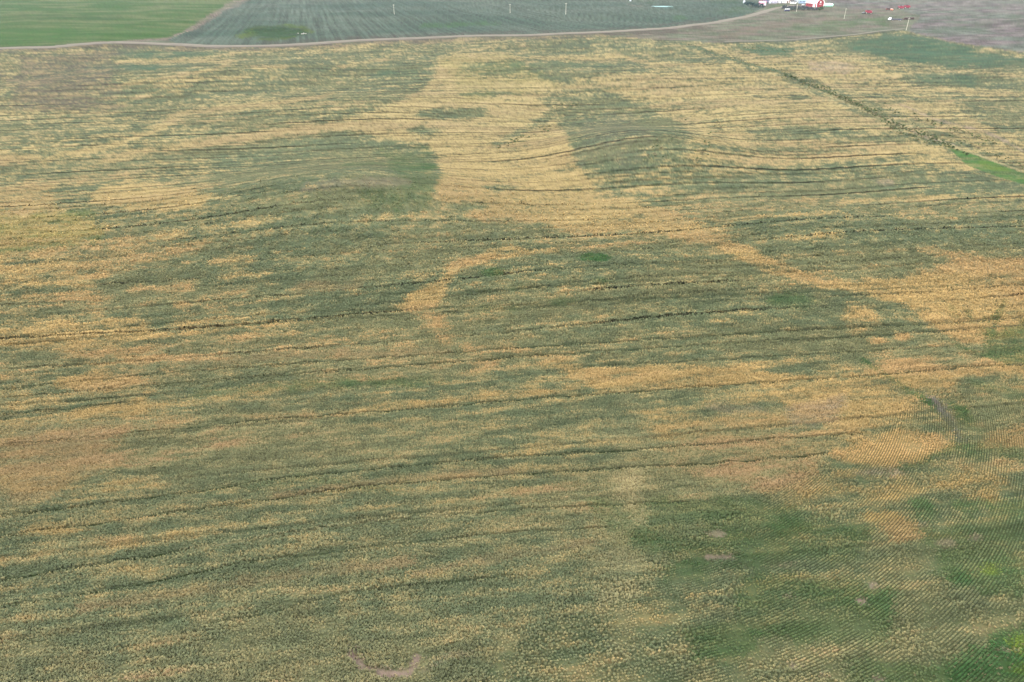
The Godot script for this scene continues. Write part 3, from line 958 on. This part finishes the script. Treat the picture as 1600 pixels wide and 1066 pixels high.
func build_pond() -> void:
	var mid := spot(1034, 10.4)
	var st := SurfaceTool.new(); st.begin(Mesh.PRIMITIVE_TRIANGLES)
	var top := -1e9
	for k in 24:
		top = maxf(top, hgt(mid.x + 16.0 * cos(TAU * k / 24.0), mid.y + 14.0 * sin(TAU * k / 24.0)))
	var rim: Array[Vector3] = []
	for k in 24:
		var a := TAU * k / 24.0
		var w := 1.0 + 0.16 * sin(a * 3.0 + 0.6) + 0.08 * cos(a * 5.0)
		rim.append(Vector3(mid.x + 14.0 * w * cos(a), top + 0.15, -mid.y - 10.0 * w * sin(a)))
	for k in 24:
		st.set_normal(Vector3.UP); st.add_vertex(Vector3(mid.x, top + 0.15, -mid.y))
		st.set_normal(Vector3.UP); st.add_vertex(rim[(k + 1) % 24])
		st.set_normal(Vector3.UP); st.add_vertex(rim[k])
	var o := MeshInstance3D.new(); o.name = "water"; o.mesh = st.commit()
	o.material_override = paint(96, 134, 132, 0.6)
	o.set_meta("kind", "structure"); o.set_meta("label", "small pale pond in the blue green field near the top edge"); add_child(o)

# ------------------------------------------------------------------ weeds and shrubs

func leaf_clump(seed_: int, rx: float, ry: float, n: int, leaf: float, dark: Color, light: Color, lift: float) -> ArrayMesh:
	var r := RandomNumberGenerator.new(); r.seed = seed_
	var st := SurfaceTool.new(); st.begin(Mesh.PRIMITIVE_TRIANGLES); st.set_smooth_group(-1)
	var lobes: Array[Vector3] = []
	for k in 5:
		lobes.append(Vector3(r.randf_range(-0.5, 0.5) * rx, lift + r.randf_range(0.35, 0.75) * ry, r.randf_range(-0.5, 0.5) * rx))
	for k in n:
		var v := Vector3(r.randfn(), r.randfn(), r.randfn()).normalized() * pow(r.randf(), 0.5)
		var c := lobes[k % 5] + Vector3(v.x * rx * 0.55, v.y * ry * 0.42, v.z * rx * 0.55)
		var a := Vector3(r.randfn(), r.randfn() * 0.5, r.randfn()).normalized() * leaf
		var b := Vector3(r.randfn(), r.randfn(), r.randfn()).normalized() * leaf * 0.8
		st.set_color(dark.lerp(light, r.randf()))
		st.add_vertex(c - a * 0.5); st.add_vertex(c + b * 0.6); st.add_vertex(c + a * 0.5)
		st.add_vertex(c - a * 0.5); st.add_vertex(c + a * 0.5); st.add_vertex(c - b * 0.5)
	st.generate_normals(); st.set_material(vertex_paint())
	return st.commit()

func build_weeds() -> void:
	var r := RandomNumberGenerator.new(); r.seed = 88
	# shrubs one can tell apart along the dry ditch
	var proto: Array[Node3D] = []
	for k in 3:
		var o := thing("wild_shrub", "low dark green wild shrub growing in the dry ditch at right", "shrub", Vector3.ZERO, 0.0, "wild shrubs along the ditch")
		var f := MeshInstance3D.new(); f.name = "foliage"; f.mesh = leaf_clump(60 + k, 1.0, 1.3, 60, 0.55, lin(62, 80, 52), lin(104, 116, 80), 0.1); o.add_child(f)
		part("stem", drum(0.07, 0.04, 0.8, 6), paint(90, 74, 56), o, Vector3(0, 0.4, 0))
		proto.append(o)
	var spots := [1226, 119, 1234, 122, 1243, 124, 1250, 128, 1258, 130, 1266, 133, 1272, 137, 1280, 138, 1286, 141, 1292, 143, 1299, 146, 1306, 149, 1313, 153, 1320, 156, 1326, 158, 1333, 162, 1340, 165, 1347, 168, 1354, 171, 1360, 175, 1352, 173, 1390, 192, 1396, 193, 1402, 195, 1412, 199, 1422, 203, 1436, 208, 1450, 214, 1462, 219, 1476, 226, 1484, 230, 1490, 233, 1496, 236, 1504, 240, 1512, 243, 1080, 70, 1076, 71, 1085, 72]
	for k in range(0, spots.size(), 2):
		var at := ground(spots[k] + r.randf_range(-2, 2), spots[k + 1] + r.randf_range(-1, 1), -0.05)
		var n := k / 2
		if n < 3:
			proto[n].position = at
		else:
			var c := copy_of(proto[n % 3], "wild_shrub", ("low dark green wild shrub crowding the upper end of the lush green wedge" if spots[k] > 1470 else "small wild shrub at the ditch's far end near the dirt trail" if spots[k] < 1100 else "low wild shrub on the bare stretch of ditch just above the green wedge" if spots[k] > 1385 else "low dark green wild shrub growing in the dry ditch at right"), at, r.randf() * TAU, r.randf_range(0.4, 0.8))
			c.scale.y *= r.randf_range(0.7, 1.0)
	# the rest of the weeds, too many and too small to count
	var buf := PackedFloat32Array()
	var runs := [[1225, 116, 1302, 145, 260, 5.0], [1302, 146, 1362, 174, 200, 4.0], [1362, 174, 1400, 197, 90, 5.0], [1400, 197, 1482, 229, 200, 8.0], [1090, 76, 1220, 113, 160, 4.0], [1360, 162, 1560, 226, 120, 5.0], [1470, 208, 1600, 262, 70, 5.0], [1352, 566, 1440, 622, 200, 8.0], [1440, 622, 1512, 702, 320, 14.0], [1560, 470, 1545, 530, 120, 6.0], [1530, 540, 1600, 570, 220, 22.0], [1380, 740, 1500, 698, 160, 6.0], [1478, 450, 1560, 430, 40, 3.0], [1500, 1060, 1600, 985, 420, 34.0], [300, 590, 460, 560, 20, 20.0], [1150, 72, 1236, 80, 120, 7.0], [560, 40, 640, 44, 0, 4.0], [1160, 100, 1010, 252, 60, 7.0], [1124, 190, 1086, 256, 50, 5.0], [870, 172, 900, 160, 40, 6.0], [860, 200, 780, 230, 60, 5.0]]
	for q in runs:
		for k in int(q[4] * 0.7):
			var t := r.randf()
			var px: float = lerpf(q[0], q[2], t) + r.randfn() * q[5] * 1.2
			var py: float = lerpf(q[1], q[3], t) + r.randfn() * q[5] * 0.45
			var v := spot(px, py)
			var slant := sqrt(v.y * v.y + EYE_H * EYE_H)
			var w := r.randf_range(0.3, 0.65) * clampf(slant / 160.0, 0.55, 1.8)
			var tone := r.randf_range(0.8, 1.3)
			var yaw := r.randf() * TAU
			var c := lin(100, 116, 78) if r.randf() < 0.65 else lin(140, 132, 102)
			buf.append_array(PackedFloat32Array([cos(yaw) * w, 0.0, sin(yaw) * w, v.x, 0.0, w * 0.7, 0.0, hgt(v.x, v.y), -sin(yaw) * w, 0.0, cos(yaw) * w, -v.y, c.r * tone, c.g * tone, c.b * tone, 1.0]))
	var mm := MultiMesh.new(); mm.transform_format = MultiMesh.TRANSFORM_3D; mm.use_colors = true
	mm.mesh = leaf_clump(91, 0.55, 0.8, 26, 0.42, Color(0.75, 0.75, 0.75), Color(1.1, 1.1, 1.1), 0.0)
	mm.instance_count = buf.size() / 16; mm.buffer = buf
	var o := MultiMeshInstance3D.new(); o.name = "weeds"; o.multimesh = mm
	o.set_meta("kind", "stuff"); o.set_meta("label", "scattered dark weeds along the ditch and the wet draw"); o.set_meta("category", "weeds"); add_child(o)
	# stones in the hollow of the blue green field
	var rk := thing("rock_pile", "small heap of pale field stones beside the green hollow", "rocks", ground(472, 53))
	for k in 9:
		var s := SphereMesh.new(); s.radius = 1.0; s.height = 1.4; s.radial_segments = 7; s.rings = 4
		var p := part("rock", s, paint(112, 110, 102), rk, Vector3(r.randf_range(-4, 4), 0.3, r.randf_range(-5, 5)), Vector3(r.randf(), r.randf() * 3, r.randf()))
		p.scale = Vector3.ONE * r.randf_range(0.4, 0.8)

# ------------------------------------------------------------------ power poles

func build_poles() -> void:
	var wood := paint(172, 168, 152, 0.8)
	var o := thing("power_pole", "pale wooden power pole beside the parked truck and the field corner, nearest of the poles", "power pole", ground(1416, 47.5))
	part("pole", drum(0.24, 0.16, 11.0, 8), wood, o, Vector3(0, 5.5, 0))
	var arm := part("crossarm", block(2.4, 0.22, 0.2), wood, o, Vector3(0, 10.1, 0.22))
	for x in [-1.05, -0.45, 1.05]:
		part("insulator", drum(0.08, 0.05, 0.28, 6), paint(150, 160, 160, 0.3), arm, Vector3(x, 0.25, 0))
	var list := [
		[1319, 29.5, "pale power pole standing in the pasture in front of the red combines", 1.0],
		[1244.5, 18.5, "thin power pole in front of the shrub row before the white roofed barn", 1.15],
		[884, 22.5, "power pole in the blue green field, left of the small pond", 1.15],
		[797, 20.5, "middle one of three power poles in the blue green field", 0.95],
		[616, 22.5, "leftmost power pole, in the blue green field right of the green hollow", 1.0]]
	for q in list:
		copy_of(o, "power_pole", q[2], ground(q[0], q[1]), 0.1, q[3])

# ------------------------------------------------------------------ the farmyard

func tree_proto(k: int, label: String, called: String, group: String, tall: float, wide: float, dark: Color, light: Color) -> Node3D:
	var o := thing(called, label, "shrub" if called == "yard_shrub" else "tree", Vector3.ZERO, 0.0, group)
	part("trunk", drum(0.16, 0.1, tall * 0.45, 7), paint(96, 84, 70), o, Vector3(0, tall * 0.22, 0))
	var c := MeshInstance3D.new(); c.name = "crown"
	c.mesh = leaf_clump(300 + k, wide * 0.55, tall * 0.85, 170, 1.1, dark, light, tall * 0.08); o.add_child(c)
	return o

func gable(called: String, label: String, category: String, at: Vector3, yaw: float, w: float, l: float, eave: float, ridge: float, wall: Material, roof: Material, door: Material) -> Node3D:
	var o := thing(called, label, category, at, yaw)
	part("wall", prism([Vector2(-w / 2, -0.5), Vector2(w / 2, -0.5), Vector2(w / 2, eave), Vector2(0, ridge - 0.12), Vector2(-w / 2, eave)], l), wall, o)
	var e := 0.35
	var sl := (ridge - eave) / (w / 2)
	part("roof", prism([Vector2(-w / 2 - e, eave - sl * e + 0.02), Vector2(0, ridge), Vector2(w / 2 + e, eave - sl * e + 0.02), Vector2(w / 2 + e, eave - sl * e + 0.25), Vector2(0, ridge + 0.25), Vector2(-w / 2 - e, eave - sl * e + 0.25)], l + 0.8), roof, o)
	part("door", block(w * 0.36, eave * 0.8, 0.1), door, o, Vector3(0, eave * 0.4, l / 2 + 0.06))
	for z in [-0.25, 0.2]:
		part("window", block(0.1, 1.0, 1.3), paint(50, 60, 72, 0.2), o, Vector3(-w / 2 - 0.06, eave * 0.6, z * l))
	return o

func build_farm() -> void:
	var white := paint(238, 238, 236, 0.5)
	var red := paint(140, 30, 46, 0.6)
	# the barn
	var b := thing("barn", "red barn with a white gambrel roof and white trim at the farmyard", "barn", ground(1273, 10.2), deg_to_rad(18))
	var w := 6.5
	var prof := [Vector2(-w, -0.6), Vector2(w, -0.6), Vector2(w, 4.6), Vector2(w * 0.62, 8.2), Vector2(0, 10.0), Vector2(-w * 0.62, 8.2), Vector2(-w, 4.6)]
	part("wall", prism(prof, 21.0), red, b)
	part("roof", prism([Vector2(-w - 0.6, 4.1), Vector2(-w * 0.62, 8.25), Vector2(0, 10.05), Vector2(w * 0.62, 8.25), Vector2(w + 0.6, 4.1), Vector2(w + 0.9, 4.3), Vector2(w * 0.64, 8.7), Vector2(0, 10.5), Vector2(-w * 0.64, 8.7), Vector2(-w - 0.9, 4.3)], 22.4), white, b)
	for x in [-1, 1]:
		part("corner_trim", block(0.9, 5.0, 0.2), white, b, Vector3(x * (w - 0.45), 2.1, 10.62))
		part("eave_trim", block(0.5, 4.9, 0.2), white, b, Vector3(x * w * 0.80, 6.25, 10.64), Vector3(0, 0, x * 0.60))
		part("gable_trim", block(0.5, 4.6, 0.2), white, b, Vector3(x * w * 0.31, 8.85, 10.66), Vector3(0, 0, x * 1.15))
	var dr := part("door", block(3.6, 3.6, 0.16), paint(150, 30, 44, 0.6), b, Vector3(0, 1.5, 10.6))
	part("door_trim", block(3.9, 0.35, 0.12), white, dr, Vector3(0, 1.95, 0.05))
	part("loft_door", block(1.8, 1.8, 0.14), white, b, Vector3(0, 6.0, 10.6))
	part("sliding_door", block(0.2, 3.9, 4.2), white, b, Vector3(-w - 0.12, 1.6, 6.2))
	for z in [-7.0, -3.5, 0.0]:
		part("window", block(0.14, 1.2, 1.4), paint(44, 48, 56, 0.2), b, Vector3(-w - 0.08, 2.2, z))
	# the pale green tank beside it
	var t := thing("storage_tank", "pale mint green tank lying on its side right of the barn", "tank", ground(1294.5, 11.2), deg_to_rad(4))
	var body := CapsuleMesh.new(); body.radius = 2.2; body.height = 12.5; body.radial_segments = 18; body.rings = 5
	part("tank_body", body, paint(176, 236, 204, 0.45), t, Vector3(0, 2.5, 0), Vector3(0, 0, PI / 2))
	for x in [-3.6, 3.6]:
		part("saddle", block(0.5, 1.6, 3.2), paint(70, 110, 86), t, Vector3(x, 0.5, 0))
	part("hatch", drum(0.5, 0.5, 0.5, 10), paint(150, 200, 176, 0.5), t, Vector3(1.0, 4.85, 0))
	# sheds, house and vehicles along the top of the yard
	gable("house", "small house with a faded pink roof behind the dark trees", "house", ground(1191, 8.5), deg_to_rad(60), 7.0, 9.0, 3.0, 5.4, paint(224, 196, 204), paint(206, 140, 160), white)
	gable("shed", "white shed between the grey shed and the house at the yard's back", "shed", ground(1218.5, 4.6), deg_to_rad(20), 5.5, 7.0, 3.2, 5.0, white, paint(228, 230, 236, 0.4), paint(120, 120, 130))
	gable("shed", "low lilac grey shed behind the lawn of the farmyard", "shed", ground(1208.5, 4.8), deg_to_rad(75), 7.0, 10.0, 2.6, 4.0, paint(172, 170, 186), paint(176, 166, 190, 0.5), paint(70, 70, 84))
	gable("shed", "dark purple shed behind the pink roofed house", "shed", ground(1197, 3.4), deg_to_rad(70), 6.0, 9.0, 3.2, 4.8, paint(112, 104, 130), paint(84, 80, 112, 0.5), white)
	gable("house", "white house with a brown chimney wall at the back of the yard", "house", ground(1228.5, 4.6), deg_to_rad(12), 7.0, 6.0, 3.6, 6.0, white, paint(236, 236, 238, 0.4), paint(120, 92, 84))
	part("porch", block(1.6, 4.6, 1.6), paint(140, 112, 104), get_node("house_001"), Vector3(3.2, 1.8, 3.9))
	gable("shed", "white walled shed with a black roof left of the barn", "shed", ground(1239, 5.4), deg_to_rad(82), 5.0, 8.0, 2.6, 3.8, white, paint(44, 42, 52, 0.5), paint(60, 60, 70))
	gable("shed", "blue grey metal shed just left of the barn", "shed", ground(1253, 5.2), deg_to_rad(78), 7.5, 10.0, 4.0, 6.0, paint(130, 150, 176, 0.45), paint(142, 164, 190, 0.4), paint(54, 60, 84))
	# grain bins further back
	var bin := thing("grain_bin", "round grey grain bin behind the white house", "grain bin", ground(1244, 3.6))
	part("bin_wall", drum(2.6, 2.6, 5.0, 18), paint(190, 196, 206, 0.35, 0.5), bin, Vector3(0, 2.3, 0))
	part("bin_roof", drum(2.75, 0.3, 1.6, 18), paint(206, 210, 218, 0.35, 0.5), bin, Vector3(0, 5.6, 0))
	copy_of(bin, "grain_bin", "small round grain bin on the lawn's left edge by the lilac shed", ground(1203, 5.4), 0.0, 0.55)
	copy_of(bin, "grain_bin", "white bin alone at the left end of the dark trees", ground(1162.5, 4.9), 0.0, 0.6)
	copy_of(bin, "grain_bin", "white bin standing alone at the pond's left end", ground(985, 1.9), 0.0, 0.55)
	# dark trees left of the drive
	var g1 := "dark trees left of the farm drive"
	var l1 := "dark blue green tree in the dense row left of the farm drive"
	var r := RandomNumberGenerator.new(); r.seed = 123
	var tp: Array[Node3D] = []
	for k in 2:
		tp.append(tree_proto(k, l1, "yard_tree", g1, 5.5, 7.0, lin(40, 66, 78), lin(76, 104, 104)))
	var ts := [1167, 9.5, 1171, 8.6, 1174, 10.2, 1178, 9.5, 1181, 11.5, 1184, 10.2, 1187, 12.3, 1190, 11.2, 1192.5, 12.6, 1179, 12.0, 1165, 7.5]
	for k in range(0, ts.size(), 2):
		var at := ground(ts[k], ts[k + 1])
		if k < 4:
			tp[k / 2].position = at
		else:
			copy_of(tp[(k / 2) % 2], "yard_tree", l1, at, r.randf() * TAU, r.randf_range(0.7, 1.1))
	# the shrub row in front of the barn
	var g2 := "shelter shrubs in front of the farm buildings"
	var l2 := "grey green shelter shrub in the row before the farm buildings"
	var sp: Array[Node3D] = []
	var tones := [[lin(62, 80, 80), lin(104, 120, 112)], [lin(60, 70, 88), lin(110, 116, 124)], [lin(52, 82, 56), lin(100, 126, 84)]]
	for k in 3:
		sp.append(tree_proto(10 + k, l2, "yard_shrub", g2, 5.0, 7.5, tones[k][0], tones[k][1]))
	var ss := [1226, 13, 1232, 15.5, 1284, 15.5, 1224.5, 15.5, 1235.5, 17.5, 1237, 14, 1240, 17.2, 1242, 13.6, 1246.5, 16.8, 1248, 13.6, 1251, 17, 1254, 14, 1256, 17.2, 1260, 16, 1264, 17.2, 1268, 15.8, 1271, 17.4, 1275, 16.8, 1279, 16.9, 1282, 15.2]
	for k in range(0, ss.size(), 2):
		var at := ground(ss[k], ss[k + 1])
		if k < 6:
			sp[k / 2].position = at
		else:
			copy_of(sp[2 if ss[k] > 1276 else (k / 2) % 2], "yard_shrub", l2, at, r.randf() * TAU, r.randf_range(0.7, 1.05))

# ------------------------------------------------------------------ machines in the yard

func wheel(o: Node3D, at: Vector3, radius: float, wide: float) -> void:
	var ty := part("wheel", drum(radius, radius, wide, 16), paint(34, 32, 36, 0.9), o, at, Vector3(0, 0, PI / 2))
	part("rim", drum(radius * 0.5, radius * 0.5, wide + 0.08, 12), paint(196, 182, 170, 0.5), ty)

func combine(label: String, at: Vector3, yaw: float) -> Node3D:
	var o := thing("combine_harvester", label, "combine", at, yaw, "red combines parked beyond the pasture")
	var red := paint(128, 22, 52, 0.5)
	var dark := paint(52, 30, 44, 0.7)
	part("body", prism([Vector2(-3.9, 1.2), Vector2(2.2, 1.0), Vector2(2.2, 3.2), Vector2(1.2, 3.5), Vector2(-2.4, 3.5), Vector2(-3.9, 2.6)], 2.7), red, o, Vector3.ZERO, Vector3(0, PI / 2, 0))
	part("chassis", block(2.2, 0.7, 6.0), dark, o, Vector3(0, 0.95, 0.4))
	var cab := part("cab", block(1.9, 1.7, 1.6), red, o, Vector3(0, 3.0, -3.1))
	part("windscreen", block(1.75, 1.2, 0.06), paint(40, 48, 60, 0.1), cab, Vector3(0, 0.1, -0.83))
	part("grain_tank", prism([Vector2(-1.4, 0), Vector2(1.4, 0), Vector2(1.8, 0.9), Vector2(-1.8, 0.9)], 2.6), dark, o, Vector3(0, 3.52, -0.6))
	part("feeder_house", block(1.2, 0.9, 2.0), dark, o, Vector3(0, 1.2, -4.0), Vector3(0.35, 0, 0))
	part("unloading_auger", drum(0.2, 0.2, 4.6, 8), red, o, Vector3(-1.55, 3.75, 1.0), Vector3(PI / 2, 0, 0))
	for x in [-1.55, 1.55]:
		wheel(o, Vector3(x, 0.95, -2.1), 0.95, 0.75)
		wheel(o, Vector3(x * 0.85, 0.65, 2.9), 0.65, 0.5)
	return o

func header(label: String, at: Vector3, yaw: float, long: float, tone: Material) -> Node3D:
	var o := thing("header_trailer", label, "header", at, yaw)
	part("header_frame", prism([Vector2(-0.9, 0.9), Vector2(0.9, 0.9), Vector2(0.7, 2.1), Vector2(-0.6, 2.2)], long), tone, o, Vector3.ZERO, Vector3(0, PI / 2, 0))
	var reel := part("reel", drum(0.6, 0.6, long * 0.92, 6), paint(60, 44, 44), o, Vector3(0, 2.0, 0.9), Vector3(0, 0, PI / 2))
	part("reel_shaft", drum(0.12, 0.12, long * 0.98, 6), paint(90, 90, 90), reel)
	part("trailer_beam", block(long * 1.1, 0.25, 0.4), paint(50, 46, 46), o, Vector3(0.4, 0.62, 0))
	for x in [-0.35, 0.33]:
		wheel(o, Vector3(x * long, 0.45, 0.75), 0.45, 0.3)
		wheel(o, Vector3(x * long, 0.45, -0.75), 0.45, 0.3)
	return o

func build_machines() -> void:
	combine("red combine nearest the farm, beside a small dark pickup", ground(1357, 21.5), deg_to_rad(62))
	combine("left one of the two red combines parked side by side", ground(1407.5, 14.2), deg_to_rad(66))
	combine("right one of the two red combines parked side by side", ground(1417, 13.0), deg_to_rad(70))
	header("short dark red combine header on a trailer between the combines", ground(1389.5, 15.8), deg_to_rad(12), 9.5, paint(120, 44, 40, 0.6))
	header("long brown combine header on a trailer right of the white truck", ground(1419.5, 31.0), deg_to_rad(14), 12.5, paint(78, 58, 52, 0.7))
	var seeder := thing("grain_cart", "small orange cart beside the short header", "cart", ground(1393, 16.8), 0.3)
	part("hopper", prism([Vector2(-0.7, 0.8), Vector2(0.7, 0.8), Vector2(1.3, 2.2), Vector2(-1.3, 2.2)], 3.0), paint(226, 128, 92, 0.5), seeder)
	part("hopper_cover", block(2.7, 0.12, 3.1), paint(236, 232, 224, 0.5), seeder, Vector3(0, 2.28, 0))
	for x in [-1.0, 1.0]:
		wheel(seeder, Vector3(x, 0.5, 0), 0.5, 0.35)
	# the truck: white cab at the left, dark flat deck behind it
	var k := thing("truck", "white truck with a long dark flat deck parked behind the nearest pole", "truck", ground(1398.5, 32.3), deg_to_rad(-18))
	var cab := part("cab", prism([Vector2(-1.5, 0.9), Vector2(1.3, 0.9), Vector2(1.3, 3.1), Vector2(-0.3, 3.2), Vector2(-0.8, 2.1), Vector2(-1.5, 1.9)], 2.3), paint(246, 246, 246, 0.35), k, Vector3(-5.6, 0, 0))
	part("side_window", block(0.9, 0.75, 2.36), paint(44, 50, 60, 0.1), cab, Vector3(0.3, 2.45, 0))
	part("bumper", block(0.3, 0.5, 2.2), paint(40, 40, 44), cab, Vector3(-1.6, 0.8, 0))
	part("deck", block(10.5, 0.7, 2.4), paint(40, 46, 70, 0.6), k, Vector3(1.3, 1.45, 0))
	part("headboard", block(0.3, 1.3, 2.3), paint(52, 58, 84, 0.6), k, Vector3(-3.7, 2.4, 0))
	for x in [-5.4, -2.2, 3.8, 5.2]:
		for z in [-1.0, 1.0]:
			var ty := part("wheel", drum(0.52, 0.52, 0.5, 14), paint(30, 30, 34, 0.9), k, Vector3(x, 0.52, z), Vector3(PI / 2, 0, 0))
			part("rim", drum(0.28, 0.28, 0.54, 10), paint(190, 190, 190, 0.4), ty)
	# a small dark pickup by the first combine, and a dark van with a white roof at the shrub row
	var p := thing("pickup", "small dark pickup left of the nearest red combine", "pickup", ground(1349.5, 21.6), deg_to_rad(5))
	var pb := part("body", prism([Vector2(-2.6, 0.5), Vector2(2.6, 0.5), Vector2(2.6, 1.2), Vector2(0.5, 1.25), Vector2(0.2, 1.9), Vector2(-1.0, 1.9), Vector2(-1.5, 1.25), Vector2(-2.6, 1.1)], 1.9), paint(46, 50, 58, 0.35), p)
	part("side_window", block(1.1, 0.45, 1.94), paint(150, 160, 170, 0.1), pb, Vector3(-0.4, 1.58, 0))
	for x in [-1.7, 1.7]:
		for z in [-0.85, 0.85]:
			part("wheel", drum(0.38, 0.38, 0.26, 12), paint(24, 24, 26, 0.9), p, Vector3(x, 0.38, z), Vector3(PI / 2, 0, 0))
	var v := thing("van", "dark blue van with a white roof parked at the shrub row's left end", "van", ground(1229.5, 17.8), deg_to_rad(3))
	part("body", prism([Vector2(-3.4, 0.4), Vector2(3.4, 0.4), Vector2(3.4, 2.5), Vector2(-2.4, 2.5), Vector2(-3.0, 1.5), Vector2(-3.4, 1.4)], 2.2), paint(40, 42, 72, 0.4), v)
	part("roof", prism([Vector2(-2.6, 2.52), Vector2(3.5, 2.52), Vector2(3.4, 3.0), Vector2(-2.4, 3.0)], 2.3), white_paint(), v)
	for x in [-2.2, 2.2]:
		for z in [-1.0, 1.0]:
			part("wheel", drum(0.42, 0.42, 0.3, 12), paint(24, 24, 26, 0.9), v, Vector3(x, 0.42, z), Vector3(PI / 2, 0, 0))
	var c := thing("car", "white car parked under the shed left of the barn", "car", ground(1255.5, 8.4), deg_to_rad(8))
	part("body", prism([Vector2(-2.2, 0.35), Vector2(2.2, 0.35), Vector2(2.2, 0.95), Vector2(1.3, 1.0), Vector2(0.8, 1.5), Vector2(-0.9, 1.5), Vector2(-1.5, 0.95), Vector2(-2.2, 0.85)], 1.8), white_paint(), c)
	part("side_window", block(1.5, 0.38, 1.84), paint(40, 48, 58, 0.1), c, Vector3(-0.05, 1.2, 0))
	for x in [-1.4, 1.4]:
		for z in [-0.8, 0.8]:
			part("wheel", drum(0.33, 0.33, 0.22, 12), paint(24, 24, 26, 0.9), c, Vector3(x, 0.33, z), Vector3(PI / 2, 0, 0))

func white_paint() -> StandardMaterial3D:
	return paint(238, 238, 236, 0.5)
